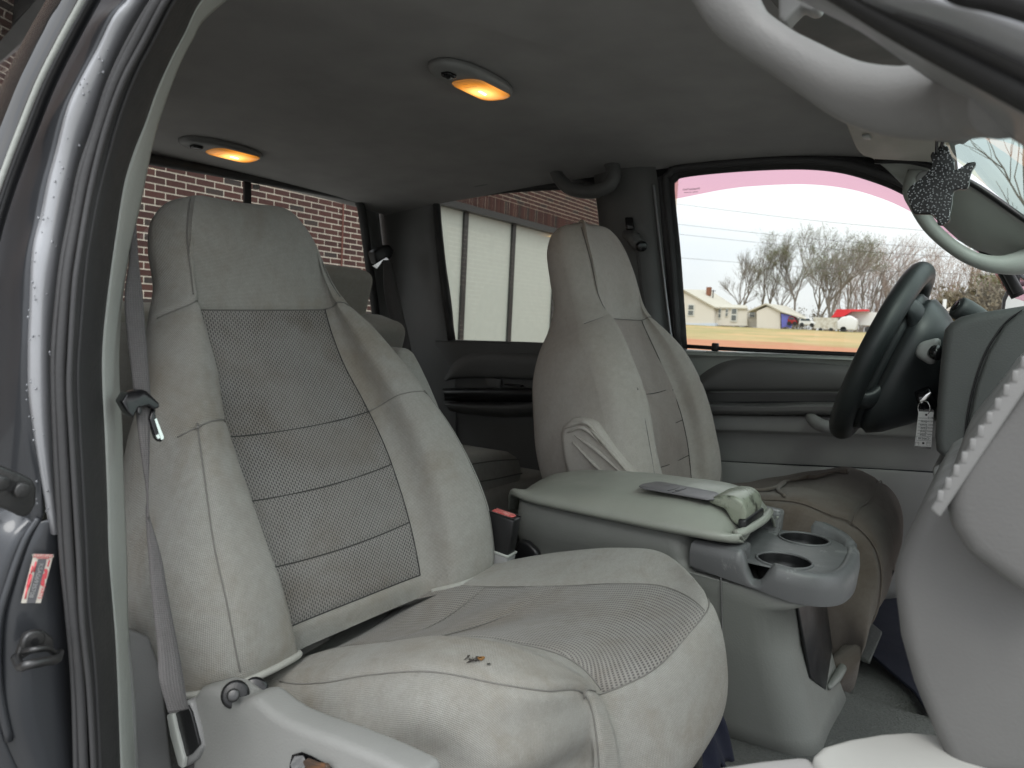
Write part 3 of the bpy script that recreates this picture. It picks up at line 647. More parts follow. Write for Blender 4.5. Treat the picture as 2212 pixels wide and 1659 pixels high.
relief('map_pocket', [(u1, (992, 997, 1002, 1008, 1014, 1024), -.805), (u1, (998, 1004, 1010, 1015, 1022, 1032), -.795), (u1, (1060, 1066, 1072, 1080, 1090, 1100), -.79), (u1, (1140, 1150, 1160, 1170, 1180, 1200), -.80), (u1, (1300, 1310, 1320, 1330, 1340, 1350), -.82)], M['door'], dd)
obj('pull_handle', *tube_vf(curve([P(1750, 898, x=-.76), P(1762, 912, x=-.74), P(1785, 922, x=-.735), P(1815, 918, x=-.75)], 6), [.012, .016, .016, .01], 10), M['dashL'], dd)
q = P(1545, 750, x=-.80); box('lock_button', q, (.012, .018, .022), M['black'], dd, bevel=.003); box('lock_bezel', q - A(0, 0, .013), (.02, .042, .004), M['trimL'], dd, bevel=.0015)
tube('belt_molding', curve(D_([(1484, 748), (1600, 755), (1835, 765), (2060, 775)], -.805), 6), .006, M['black'], dd, segs=6)
prism('door_shell', D_([(1420, 760), (2230, 782), (2230, 1400), (1420, 1400)], -.84), (-.08, 0, 0), M['paint'], dd, bevel=.01)
# rear left door
rd = thing('rear_door', 'dark rear left door behind the driver seat', 'door', loc=tuple(P(1060, 900, x=-.85)))
u2 = (940, 1020, 1090, 1180, 1340)
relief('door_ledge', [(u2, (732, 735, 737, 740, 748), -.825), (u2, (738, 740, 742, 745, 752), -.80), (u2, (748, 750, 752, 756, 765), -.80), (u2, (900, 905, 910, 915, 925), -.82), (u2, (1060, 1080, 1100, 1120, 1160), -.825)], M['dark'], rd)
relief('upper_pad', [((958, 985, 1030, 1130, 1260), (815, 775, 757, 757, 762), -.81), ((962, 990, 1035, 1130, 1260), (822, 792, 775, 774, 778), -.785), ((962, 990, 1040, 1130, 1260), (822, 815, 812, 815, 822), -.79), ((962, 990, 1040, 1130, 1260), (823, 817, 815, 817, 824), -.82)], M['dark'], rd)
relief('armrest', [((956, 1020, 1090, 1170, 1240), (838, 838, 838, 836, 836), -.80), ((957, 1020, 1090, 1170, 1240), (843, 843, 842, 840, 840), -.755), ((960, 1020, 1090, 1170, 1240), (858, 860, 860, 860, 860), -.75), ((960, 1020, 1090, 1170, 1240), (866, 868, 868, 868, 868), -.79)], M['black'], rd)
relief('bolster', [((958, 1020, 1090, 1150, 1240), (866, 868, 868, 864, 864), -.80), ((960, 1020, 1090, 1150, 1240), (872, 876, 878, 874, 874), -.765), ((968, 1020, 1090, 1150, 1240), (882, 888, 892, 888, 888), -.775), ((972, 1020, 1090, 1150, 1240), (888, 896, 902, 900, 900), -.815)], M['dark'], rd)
box('window_switch', P(1110, 832, x=-.765), (.02, .06, .006), M['black'], rd, bevel=.002); box('switch_bezel', P(1065, 828, x=-.80), (.01, .06, .03), M['dark'], rd, bevel=.004)
prism('speaker_cover', D_([(1100, 1050), (1104, 1075), (1230, 1080), (1230, 1048), (1106, 1044)], -.815), (.006, 0, 0), M['black'], rd, bevel=.003)
prism('door_shell', D_([(880, 742), (1420, 752), (1420, 1400), (880, 1300)], -.84), (-.08, 0, 0), M['paint'], rd, bevel=.01)
# rear wall, rear window
YR = -1.76
rwo = [(255, 330), (330, 345), (480, 372), (640, 402), (760, 426), (776, 438), (784, 470), (796, 560), (812, 680), (818, 730)]
tube('rear_window_seal', curve(pxs(rwo, y=YR), 6), .014, M['rubber'], truck, segs=8)
pane('rear_window', pxs([(200, 310), (780, 424), (825, 740), (200, 800)], y=YR - .02), M['glass'])
prism('rear_window_rail', pxs([(210, 322), (330, 347), (640, 405), (780, 430), (780, 418), (640, 388), (330, 330), (210, 300)], y=YR - .005), (0, -.02, 0), M['black'], truck)
prism('slider_frame', pxs([(529, 380), (543, 384), (543, 450), (529, 450)], y=YR - .012), (0, -.008, 0), M['black'], truck)
prism('slider_latch', pxs([(545, 398), (556, 400), (556, 410), (545, 408)], y=YR - .010), (0, .012, 0), M['trimM'], truck, bevel=.002)
rz = P(400, 730, y=YR)[2]
box('rear_wall', (0, YR - .03, (rz + 1.0) / 2), (1.62, .04, rz - 1.0), M['dark'], truck)
box('rear_header', (0, YR - .03, 2.06), (1.6, .05, .10), M['dark'], truck)
# passenger-side rear structure (mostly hidden): closes the cab
box('rear_quarter', (.80, -1.28, 1.35), (.03, 1.0, .66), M['dark'], truck)
prism('side_header', [A(.77, -1.78, 1.97), A(.77, -.72, 1.97), A(.77, -.72, 2.12), A(.77, -1.78, 2.12)], (.03, 0, 0), M['dark'], truck)
pane('side_glass', [A(.81, -1.6, 1.66), A(.81, -.8, 1.66), A(.78, -.8, 1.98), A(.78, -1.6, 1.98)], M['glassP'])
# floor
fx, fy = np.linspace(-.84, .84, 60), np.linspace(-1.74, .55, 80)
obj('carpet', [(x, y, 1.02 + (.018 if abs(x) < .2 else 0) * 1.0 + .006 * math.sin(x * 23 + y * 9) * math.sin(y * 17) - .05 * max(0, abs(x) - .2)) for y in fy for x in fx], grid_faces(80, 60), M['carpet'], truck)
box('floor_pan', (0, -.6, .96), (1.7, 2.35, .04), M['dark'], truck)
box('rocker', (.86, -.1, 1.0), (.14, 2.2, .10), M['paint'], truck, bevel=.03)
# ---------------- passenger side door jamb (left of the picture)
def ext(l): return l
R1 = [(560, -60), (445, 34), (413, 84), (382, 145), (351, 229), (328, 306), (302, 432), (283, 516), (264, 625), (255, 729), (254, 813), (260, 920), (264, 1034), (271, 1210), (274, 1349), (285, 1500), (300, 1720)]
L1 = [(500, -70), (432, 0), (397, 69), (367, 126), (336, 195), (313, 260), (287, 325), (267, 390), (252, 478), (233, 611), (220, 729), (218, 813), (224, 939), (229, 1073), (233, 1210), (248, 1404), (260, 1720)]
E1 = [(405, -70), (355, 0), (306, 92), (264, 172), (229, 267), (202, 367), (183, 458), (164, 573), (157, 634), (149, 767), (147, 843), (153, 958), (162, 1111), (168, 1210), (175, 1349), (190, 1495), (202, 1720)]
E2 = [(385, -80), (329, 0), (275, 92), (233, 183), (202, 279), (172, 367), (153, 458), (134, 554), (124, 634), (115, 729), (113, 805), (118, 958), (124, 1073), (132, 1210), (146, 1349), (157, 1495), (163, 1720)]
E3 = [(330, -90), (283, -5), (248, 34), (214, 103), (180, 164), (149, 229), (126, 317), (107, 386), (92, 458), (73, 535), (67, 652), (63, 767), (69, 882), (86, 977), (92, 1111), (80, 1300), (100, 1720)]
E4 = [(235, -90), (187, 0), (145, 76), (96, 172), (57, 267), (23, 355), (-2, 425), (-30, 520), (-50, 640), (-60, 800), (-62, 1000), (-62, 1150), (-62, 1300), (-62, 1500), (-62, 1600), (-62, 1650), (-62, 1720)]
def yy(v, y0): return y0 + (.06 * ((500 - v) / 500) ** 2 if v < 500 else 0)
def J(l, y0): return [P(u, v, y=yy(v, y0)) for u, v in l]
def strip(name, a, ya, b_, yb, m, par, bulge=.0, k=7, th=.003, n=5): return sheet(name, J(a, ya), J(b_, yb), m, par, th=(th, 0, 0), bulge=bulge, k=k, n=n)
strip('pillar_trim', R1, -.66, L1, -.61, M['trimL'], truck, bulge=.012, k=9)
strip('weatherstrip', L1, -.612, E1, -.585, M['rubber'], truck, bulge=.012, k=9)
mid = [((a_[0] * .72 + b2[0] * .28), (a_[1] * .72 + b2[1] * .28)) for a_, b2 in zip(E1, L1)]
tube('weatherstrip_seam', curve(J([(u + 3, v) for u, v in E1], -.572), 5), .0022, M['rubber2'], truck, segs=6)
tube('weatherstrip_seam', curve(J(mid, -.583), 5), .0014, M['rubber2'], truck, segs=6)
strip('seal_lip', E1, -.60, E2, -.58, M['rubber2'], truck, bulge=.004)
e12 = [((a_[0] + b2[0]) / 2, (a_[1] + b2[1]) / 2) for a_, b2 in zip(E1, E2)]
tube('seal_bead', curve(J(E1, -.592), 5), .0045, M['black'], truck, segs=8)
tube('seal_bead', curve(J(e12, -.578), 5), .0035, M['rubber2'], truck, segs=8)
E2b = [(u - 3, v) for u, v in E2]
E3b = [(u - (20 if v > 1100 else 10), v) for u, v in E3]
E2u, E3u = E2[:14], E3[:14]
E3u[-1] = (112, 1150); E2u[-1] = (128, 1150)
strip('door_jamb', E2u, -.602, E3u, -.598, M['paintS'], truck, bulge=.008)
strip('door_jamb', E3[:15], -.600, E4[:15], -.66, M['paint'], truck, bulge=-.004, k=9)
lo = [(130, 1120), (146, 1349), (157, 1495), (163, 1720)]
sheet('jamb_panel', J([(128, 1112), (132, 1180), (140, 1300), (150, 1420), (152, 1520), (165, 1720)], -.600), J([(75, 1130), (40, 1200), (2, 1330), (-5, 1450), (0, 1560), (70, 1720)], -.606), M['paint'], truck, th=(.006, 0, 0), bulge=.004)
sheet('jamb_panel', J([(75, 1130), (40, 1200), (2, 1330), (-5, 1450), (0, 1560), (70, 1720)], -.606), J([(20, 1090), (-60, 1140), (-100, 1330), (-100, 1450), (-100, 1560), (-100, 1720)], -.63), M['paint'], truck, th=(.006, 0, 0), bulge=-.004)
tube('jamb_crease', curve(J([(84, 1120), (55, 1165), (20, 1260), (-2, 1345), (-4, 1470), (20, 1600)], -.602), 6), .003, M['paint'], truck, segs=8)
# rear door glass at far upper left, mirroring the bricks
E4o = [(u - 210, v - 40) for u, v in E4][:9]
M['glassX'] = plastic('dark_mirror_glass', (.02, .02, .02), .03, gb=0, spec=1.0, coat=1)
rrd = thing('rear_door', 'closed rear right door at the upper left, its glass mirroring bricks', 'door', loc=tuple(P(40, 100, y=-.8)))
sheet('window_glass', J([(u - 14, v) for u, v in E4[:9]], -.70), J(E4o, -1.05), M['glassX'], rrd, th=(.004, 0, 0), bulge=.0)
tube('glass_edge', curve(J([(u - 9, v) for u, v in E4[:9]], -.622), 5), .0022, M['trimL'], rrd, segs=6)
strip('edge_seal', [(u + 26, v) for u, v in E4], -.628, E4, -.632, M['black'], rrd, bulge=.006)
# side moulding glimpsed in the mirrored glass is a real belt rail
hg = thing('hinge_plate', 'black steel hinge plate bolted to the jamb at the left edge', 'hinge', loc=tuple(P(20, 1060, y=-.58)))
prism('plate', J([(-40, 990), (-5, 1003), (40, 1022), (58, 1032), (66, 1050), (64, 1085), (52, 1108), (36, 1112), (0, 1096), (-40, 1080)], -.580), (0, .010, 0), M['steel'], hg, bevel=.003)
for u_, v_, r_ in ((42, 1057, .0055), (-4, 1042, .0055)):
    q = P(u_, v_, y=-.570); MB().tube([q, q + A(0, .006, 0)], r_, 14).obj('bolt', M['steel'], hg, smooth=True, bevel=.001)
q = P(19, 1048, y=-.569); MB().tube([q, q + A(0, .002, 0)], .004, 12).obj('hole', M['black'], hg)
sk = thing('door_striker', 'black latch striker loop with rusty bolt on the jamb', 'striker', loc=tuple(P(70, 1410, y=-.58)))
prism('plate', J([(28, 1416), (46, 1366), (55, 1362), (86, 1357), (108, 1374), (110, 1402), (60, 1408), (34, 1424)], -.584), (0, .006, 0), M['steel'], sk, bevel=.0015)
q = P(66, 1381, y=-.578); MB().tube([q, q + A(0, .006, 0)], .0080, 16).obj('bolt', M['steel'], sk, smooth=True, bevel=.0015)
MB().tube([q + A(0, .006, 0), q + A(0, .007, 0)], .003, 6).obj('bolt_socket', M['black'], sk)
tube('loop', curve([P(34, 1420, y=-.58), P(44, 1440, y=-.562), P(60, 1436, y=-.552), P(100, 1428, y=-.552), P(122, 1424, y=-.56), P(128, 1410, y=-.582)], 6), .0034, M['steel'], sk, segs=8)
tube('loop_wall', curve([P(50, 1408, y=-.575), P(70, 1404, y=-.560), P(100, 1400, y=-.560), P(118, 1412, y=-.57)], 6), .0022, M['steel'], sk, segs=8)
# warning sticker on the jamb
M['stW'] = plastic('sticker_cream', (.75, .70, .62), .4, gb=0, var=.04); M['stR'] = plastic('sticker_red', (.72, .11, .13), .4, gb=0, var=.1); M['stG'] = plastic('sticker_grey', (.16, .16, .17), .35, gb=0); M['stL'] = plastic('sticker_silver_print', (.42, .42, .42), .4, gb=0)
stk = thing('warning_sticker', 'red and white warning sticker with grey serial strip on the jamb', 'sticker', loc=tuple(P(80, 1250, y=-.58)))
def stp(u, v, dy=0.):  # u,v in the 400x600 crop of the photo
    return P(u * .2083, 1152 + v * .2083, y=-.588 + dy)
def stq(name, l, dy, m): return prism(name, [stp(u, v, dy) for u, v in l], (0, .0003, 0), m, stk)
stq('backing', [(350, 214), (548, 218), (545, 250), (420, 722), (220, 722), (224, 700)], 0, M['stW'])
stq('title_band', [(352, 216), (546, 220), (542, 252), (340, 248)], .0006, M['stR'])
stq('serial_strip', [(395, 268), (478, 268), (476, 300), (365, 722), (275, 722)], .0006, M['stG'])
stq('red_edge', [(303, 420), (326, 414), (290, 560), (270, 560)], .0006, M['stR'])
stq('red_edge', [(505, 280), (520, 276), (500, 345), (488, 345)], .0006, M['stR'])
stq('red_mark', [(455, 375), (480, 365), (495, 385), (490, 420), (480, 470), (430, 480), (440, 430), (465, 410)], .0006, M['stR'])
stq('red_mark', [(432, 478), (462, 478), (462, 530), (440, 548), (422, 535), (422, 500)], .0006, M['stR'])
upx = lambda a, b2: tuple(stp(*b2) - stp(*a))
text('lettering', 'WARNING', tuple(stp(447, 236, .0014)), upx((350, 234), (545, 238)), (0, 0, 1), .0033, M['stW'], stk, .0001)
text('lettering', 'TRACEABLE', tuple(stp(445, 257, .0014)), upx((350, 234), (545, 238)), (0, 0, 1), .0018, M['stR'], stk, .0001)
text('lettering', 'KSA0693S708', tuple(stp(375, 490, .0014)), upx((425, 330), (325, 650)), upx((350, 470), (420, 490)), .0045, M['stL'], stk, .0001)
text('lettering', 'PARTS', tuple(stp(432, 610, .0014)), upx((450, 550), (410, 670)), upx((350, 470), (420, 490)), .0036, M['stR'], stk, .0001)
for (a_, b2) in (((375, 295), (352, 400)), ((340, 340), (325, 410)), ((330, 430), (300, 560)), ((285, 560), (262, 680)), ((312, 470), (285, 590))):
    tube('fine_print', [stp(*a_, .0010), stp(*b2, .0010)], .0006, M['stR'], stk, segs=4)
# water drops on the painted jamb
dm = glass('water', (.9, .92, .95)); wd = MB(); Rg = random.Random(2)
def drop(q, r, n=None):
    vs_, fs = [], []
    for i in range(4):
        a_ = i * PI / 6
        for k in range(8): vs_.append(q + A(r * math.cos(a_) * math.cos(k * PI / 4), r * .55 * math.sin(a_), r * math.cos(a_) * math.sin(k * PI / 4) * 1.2))
    wd.add(vs_, [(i * 8 + k, i * 8 + (k + 1) % 8, (i + 1) * 8 + (k + 1) % 8, (i + 1) * 8 + k) for i in range(3) for k in range(8)])
for _ in range(80):
    k = Rg.random(); i = Rg.randrange(3, 14); f = Rg.random()
    if Rg.random() < .45: ua = E3[i][0] + (E2[i][0] - E3[i][0]) * k; va = E3[i][1] * (1 - f) + E3[min(i + 1, 16)][1] * f
    else: ua = E3[i][0] + (-2 if Rg.random() < .5 else 2) + Rg.gauss(0, 5); va = E3[i][1] * (1 - f) + E3[min(i + 1, 16)][1] * f
    drop(P(ua, va, y=yy(va, -.591)), Rg.uniform(.0004, .0010))
wd.obj('water_drops', plastic('water_bead', (.30, .31, .33), .08, gb=0, spec=1, metal=.4), truck, smooth=True, kind='stuff')
# lower seat-belt trim panel at the foot of the pillar
prism('pillar_base_trim', [P(u, v, y=-.70) for u, v in ((262, 1350), (281, 1362), (328, 1378), (352, 1450), (375, 1659), (380, 1740), (262, 1740))], (0, -.04, 0), M['trimM'], truck, bevel=.012)
prism('pillar_base_trim', [P(u, v, y=-.645) for u, v in ((236, 1200), (268, 1200), (277, 1349), (288, 1400), (300, 1520), (310, 1740), (245, 1740))], (0, -.05, 0), M['trimM'], truck, bevel=.01)
# ---------------- passenger A pillar and header (upper right)
XA = .78
sheet('header_weatherstrip', pxs([(1700, -62), (1802, 0), (1954, 94), (2212, 235), (2330, 300)], x=XA), pxs([(1752, -62), (1842, 0), (2020, 88), (2212, 182), (2330, 240)], x=XA + .005), M['rubber'], truck, bulge=.006)
sheet('header_weatherstrip', pxs([(1752, -62), (1842, 0), (2020, 88), (2212, 182), (2330, 240)], x=XA + .003), pxs([(1800, -62), (1880, 0), (2050, 62), (2212, 134), (2330, 190)], x=XA + .01), M['rubber'], truck, bulge=.006)
sheet('door_frame_paint', pxs([(1800, -62), (1880, 0), (2050, 62), (2212, 134), (2330, 190)], x=XA + .012), pxs([(1960, -62), (2050, 0), (2130, 20), (2212, 45), (2330, 90)], x=XA + .03), M['paintS'], truck, bulge=.004)
sheet('roof_edge_seal', pxs([(1960, -62), (2050, 0), (2130, 20), (2212, 45), (2330, 90)], x=XA + .03), pxs([(2100, -62), (2200, -35), (2260, -15), (2300, 5), (2330, 20)], x=XA + .03), M['black'], truck, bulge=.004)
sheet('pillar_trim', pxs([(1560, -90), (1700, -20), (1780, 20), (1850, 55), (1905, 90), (1975, 140), (2060, 200), (2140, 262), (2250, 330)], x=.715), pxs([(1700, -62), (1802, 0), (1850, 28), (1900, 60), (1954, 94), (2080, 160), (2212, 237), (2280, 270), (2330, 300)], x=.775), M['trimM'], truck, bulge=.010, k=9)
# windshield, driver A pillar
sheet('pillar_trim', [P(1880, 338, x=-.70), P(1960, 342, x=-.70), P(2040, 352, x=-.68), P(2095, 397, x=-.66), P(2212, 476, x=-.66), P(2330, 555, x=-.66)], [P(1960, 408, x=-.75), P(1990, 440, x=-.76), P(2030, 480, x=-.76), P(2090, 530, x=-.76), P(2165, 560, x=-.77), P(2280, 640, x=-.77)], M['trimL'], truck, bulge=.02, k=9)
tube('windshield_seal', curve([P(1890, 348, x=-.66), P(1985, 352, x=-.655), P(2095, 394, x=-.65), P(2212, 473, x=-.65), P(2330, 553, x=-.65)], 6), .006, M['black'], truck)
pane('windshield', [P(1940, 240, x=-.64), P(2330, 570, x=-.64), A(.60, .35, 1.60), A(.62, -.02, 1.98), P(1980, 180, x=-.3)], M['glassW'])
# ------------------------------------------------------------------ seats
def patch(name, D, UVg, r0, r1, c0, c1, m, par, closed, sub=1):
    """faces of the dense grid between rows r0..r1 and columns c0..c1 as one part"""
    nc = D.shape[1]; rr = np.arange(r0, r1 + 1); cc = np.arange(c0, c1 + 1)
    V = D[np.ix_(rr, cc % nc)].reshape(-1, 3); uv = UVg[np.ix_(rr, cc % nc)].reshape(-1, 2).copy()
    return obj(name, V, grid_faces(len(rr), len(cc)), m, par, uv=uv)
def arcs(D, c_mid):
    """UV in metres: columns measured from column c_mid, rows along the surface"""
    dc = np.linalg.norm(np.diff(D, axis=1), axis=2); u = np.concatenate([np.zeros((D.shape[0], 1)), np.cumsum(dc, 1)], 1); u = u - u[:, c_mid:c_mid + 1]
    dr = np.linalg.norm(np.diff(D, axis=0), axis=2)[:, c_mid]; v = np.concatenate([[0], np.cumsum(dr)])
    return np.stack([u, np.broadcast_to(v[:, None], u.shape)], 2)
def backrest(par, cx, by, bz, rec, T, mats, seamrows, seamc=(.25,), RS=12, CS=10, wob=0.0, seed=0, shear=0.):
    """T rows: h, wi, ti, wc, tc, wo, to, tb(back offset)   columns of the closed loop:
    0 back mid,1 back corner+,2 side+,3 crest+,4 seam+,5 centre,6 seam-,7 crest-,8 side-,9 back corner-"""
    r = math.radians(rec); up = A(0, -math.sin(r), math.cos(r)); fw = A(0, math.cos(r), math.sin(r)); o = A(cx, by, bz)
    G = []
    for (h, wi, ti, wc, tc_, wo, to, tb) in T:
        pt = lambda s, t: o + A(1, 0, 0) * (s + .35 * shear * max(0, min(1, h / .25))) + up * (h - s * shear * max(0, min(1, h / .2))) + fw * t
        G.append([pt(0, tb), pt(wo * .8, tb + .01), pt(wo, to), pt(wc, tc_), pt(wi + (wc - wi) * .30, ti + (tc_ - ti) * (.80 if tc_ > ti else .12)), pt(wi, ti), pt(0, ti - .004), pt(-wi, ti), pt(-wi - (wc - wi) * .30, ti + (tc_ - ti) * (.80 if tc_ > ti else .12)), pt(-wc, tc_), pt(-wo, to), pt(-wo * .8, tb + .01)])
    G = np.array(G); S = Surf(G, True); R = S.R
    rows = np.linspace(0, R - 1, (R - 1) * RS + 1); cols = np.linspace(0, 12, 12 * CS, endpoint=False)
    D = S.ev(rows, cols); Nn = normals(D, True); c0 = D.reshape(-1, 3).mean(0)
    if ((D - c0) * Nn).sum() < 0: Nn = -Nn
    if wob:
        Rn = np.random.default_rng(seed); ph = Rn.uniform(0, 6, 8)
        w = sum(np.sin(D[:, :, 0] * f * 14 + D[:, :, 2] * g * 16 + p) for f, g, p in zip((1, 2.1, -1.3, 3.2), (1.2, -.8, 2.3, 1.5), ph)) * wob; D = D + Nn * w[:, :, None]
    return S, D, Nn, rows, cols, arcs(D, 6 * CS)
hm = lambda T, h: float(np.interp(h, [t[0] for t in T], range(len(T))))
TP = [(-.026, .112, .006, .218, .056, .245, .0, -.10),
      (.00, .116, .012, .226, .066, .252, .004, -.13),
      (.06, .122, .014, .228, .076, .262, .008, -.14),
      (.12, .127, .010, .224, .074, .258, .006, -.14),
      (.19, .131, .000, .210, .066, .236, .002, -.14),
      (.26, .128, -.014, .190, .050, .214, -.010, -.12),
      (.32, .116, -.024, .168, .032, .192, -.015, -.09),
      (.37, .112, -.030, .150, .014, .176, -.028, -.085),
      (.41, .109, -.030, .130, -.004, .160, -.038, -.08),
      (.45, .104, -.024, .118, -.014, .142, -.044, -.09),
      (.50, .096, -.014, .110, -.020, .136, -.050, -.09),
      (.54, .082, -.018, .096, -.026, .122, -.052, -.088),
      (.565, .064, -.028, .078, -.032, .092, -.050, -.066),
      (.572, .02, -.045, .026, -.046, .030, -.052, -.055)]
hm = lambda T, h: float(np.interp(h, [t[0] for t in T], range(len(T))))
def build_back(par, cx, by, bz, rec, T, MT, RS=12, CS=10, wob=0, seed=0, drv=False, hs=.41, cuts=(.245, .163, .078), shear=0.):
    S, D, Nn, rows, cols, UVg = backrest(par, cx, by, bz, rec, T, MT, None, RS=RS, CS=CS, wob=wob, seed=seed, shear=shear)
    R = S.R; last = (R - 1) * RS; kh = int(round(hm(T, hs) * RS)); rh = kh / RS
    r0 = hm(T, 0.005)
    seams = []
    for c in (5, 7): seams.append(('centre_seam', np.linspace(r0, rh, 90), np.full(90, float(c))))
    for c in (3.0, 9.0): seams.append(('bolster_seam', np.linspace(.6, hm(T, .255), 70), np.full(70, c)))
    seams.append(('headrest_seam', np.full(60, rh), np.linspace(5, 7, 60)))
    for sgn in (1, -1):   # shoulder arc and headrest side seam
        c_ = lambda x: 6 + sgn * (x - 6)
        seams.append(('shoulder_seam', rh + .22 * np.sin(np.linspace(0, PI, 40)) + np.linspace(0, -.3, 40), c_(np.linspace(5, 2.2, 40))))
        seams.append(('headrest_seam', np.linspace(rh + .3, last / RS - 1.3, 60), c_(np.full(60, 3.2))))
        seams.append(('bolster_seam', hm(T, .245) + .15 * np.sin(np.linspace(0, PI, 40)), c_(np.linspace(5, 2.6, 40))))
    seams.append(('lower_seam', np.full(60, r0), np.linspace(5, 7, 60)))
    for hcut in cuts: seams.append(('cross_seam', np.full(60, hm(T, hcut)) - .10 * np.sin(np.linspace(0, PI, 60)), np.linspace(5, 7, 60)))
    lines = []
    for nm, rr, cc in seams:
        L = S.line(rr, cc % 12)
        if wob:  # follow the loose cloth
            pass
        D = groove(D, Nn, dense(L[::3], 4), .0040, .0024); lines.append((nm, L))
    pr = []
    C = CS
    pr.append(patch('centre_panel', D, UVg, int(r0 * RS), kh, 5 * C, 7 * C, MT['I'], par, True))
    pr.append(patch('bolster', D, UVg, 0, kh, 2 * C, 5 * C, MT['F'], par, True)); pr.append(patch('bolster', D, UVg, 0, kh, 7 * C, 10 * C, MT['F'], par, True))
    pr.append(patch('lower_band', D, UVg, 0, int(r0 * RS), 5 * C, 7 * C, MT['F'], par, True))
    pr.append(patch('headrest', D, UVg, kh, last, 2 * C, 10 * C, MT['F'], par, True))
    pr.append(patch('back_cover', D, UVg, 0, last, 10 * C, 14 * C, MT['S'], par, True))
    cb2 = D[0].mean(0); obj('bottom_closure', list(D[0]) + [cb2], [(i, (i + 1) % (12 * C), 12 * C) for i in range(12 * C)], M['black'], par)
    cap = D[last].mean(0); obj('headrest_cap', list(D[last]) + [cap], [(i, (i + 1) % (12 * C), 12 * C) for i in range(12 * C)], MT['F'], par, uv=np.tile(UVg[last, 6 * C], (12 * C + 1, 1)))
    for nm, L in lines:
        i = np.linspace(0, len(L) - 1, 40).astype(int); Lc = L[i]
        q = D.reshape(-1, 3); out_ = []
        for p in Lc:
            out_.append(p)
        # sink the thread into its groove
        nn = Nn.reshape(-1, 3)[[int(((q - p) ** 2).sum(1).argmin()) for p in Lc]]
        nn = np.array([nn[max(0, k - 6):k + 7].mean(0) for k in range(len(nn))]); tube('seam', np.array(out_) - nn * .0016, .00085, M['seamD' if nm in ('cross_seam', 'centre_seam', 'lower_seam') else 'seam'], par, segs=5)
    hem = D[2]
    for k0, k1 in ((2 * C, 5 * C - C // 3), (7 * C + C // 3, 10 * C)): tube('hem_piping', [hem[k % len(hem)] + Nn[2, k % len(hem)] * .002 for k in range(k0, k1 + 1)], .0038, M['piping'], par, segs=8)
    return S, D
ps = thing('front_passenger_seat', 'large grey cloth bucket seat nearest the open door', 'seat', loc=(.43, -.50, 1.05))
S1, D1 = build_back(ps, .448, -.665, 1.25, 20.5, TP, {'I': M['fabI'], 'F': M['fab'], 'S': M['fab']}, RS=14, CS=14, shear=.045)
wl_ = [(862, 800), (862, 772), (868, 756), (880, 750), (896, 760), (912, 790), (930, 828), (947, 868), (968, 925), (992, 990), (1018, 1055), (1034, 1104), (1046, 1180), (1030, 1200), (1000, 1120), (960, 1010), (900, 880)]
prism('side_wing', [P(u, v, y=-.70 - (1200 - v) * .00030) for u, v in wl_], (0, -.07, 0), M['fab'], ps, bevel=.016, seg=5)
# cushion of the passenger seat: columns across, rows from the rear to the front and down
def PX(u, v, x): return P(u, v, x=x)
c1 = [(602, 1470, .62), (692, 1473, .617), (795, 1456, .612), (930, 1449, .605), (1080, 1476, .590), (1180, 1492, .560), (1266, 1502, .505)]
c3 = [(640, 1425, .52), (740, 1396, .505), (850, 1386, .495), (960, 1372, .490), (1100, 1384, .482), (1226, 1418, .472), (1305, 1496, .462)]
c5 = [(850, 1297, .33), (944, 1265, .305), (1063, 1265, .300), (1211, 1263, .290), (1330, 1258, .275), (1440, 1266, .270), (1526, 1322, .32)]
c6 = [(950, 1262, .26), (1033, 1228, .22), (1112, 1208, .20), (1220, 1191, .185), (1340, 1183, .19), (1440, 1198, .205), (1530, 1292, .285)]
rows = []
for k in range(7):
    a, b_, c_, d_ = PX(*c1[k]), PX(*c3[k]), PX(*c5[k]), PX(*c6[k])
    cr_ = (a + b_) / 2 + A(0, 0, .014 - .010 * (k > 4)); md = (b_ + c_) / 2 - A(0, 0, .010)
    if k == 6: md = P(1420, 1440, x=.41); md[2] -= 0; a2 = a
    sd = a + A((.028, .028, .028, .027, .024, .016, .004)[k], .003 if k == 6 else 0, -.055); lw = a + A((.022, .022, .022, .02, .016, .008, -.004)[k], 0, -.135)
    fs = d_ + A(-.030, .0, -.045); fl = d_ + A(-.02, 0, -.13)
    rows.append([lw, sd, a, cr_, b_, md, c_, d_, fs, fl])
rear = [p + A(0, -.09, -.005) for p in rows[0]]
r6 = rows[-1]
front = []
for fwd, dn, sh in ((.030, -.055, .0), (.030, -.12, .01), (-.015, -.19, .03)):
    rr_ = []; kf = (.30, .60, 1, 1, 1, 1, 1, 1, .60, .30)
    for j, p in enumerate(r6):
        e = math.sin((min(max(j, 1), 8) - 1) / 7 * PI); rr_.append(p + A(0, fwd * (.25 + .75 * e), dn * kf[j]))
    front.append(rr_)
GC = np.array([rear] + rows + front)
SC = Surf(GC); RSc, CSc = 14, 14
D = SC.ev(np.linspace(0, SC.R - 1, (SC.R - 1) * RSc + 1), np.linspace(0, 9, 9 * CSc + 1)); Nn = normals(D, False)
if Nn[len(D) // 3, D.shape[1] // 2][2] < 0: Nn = -Nn
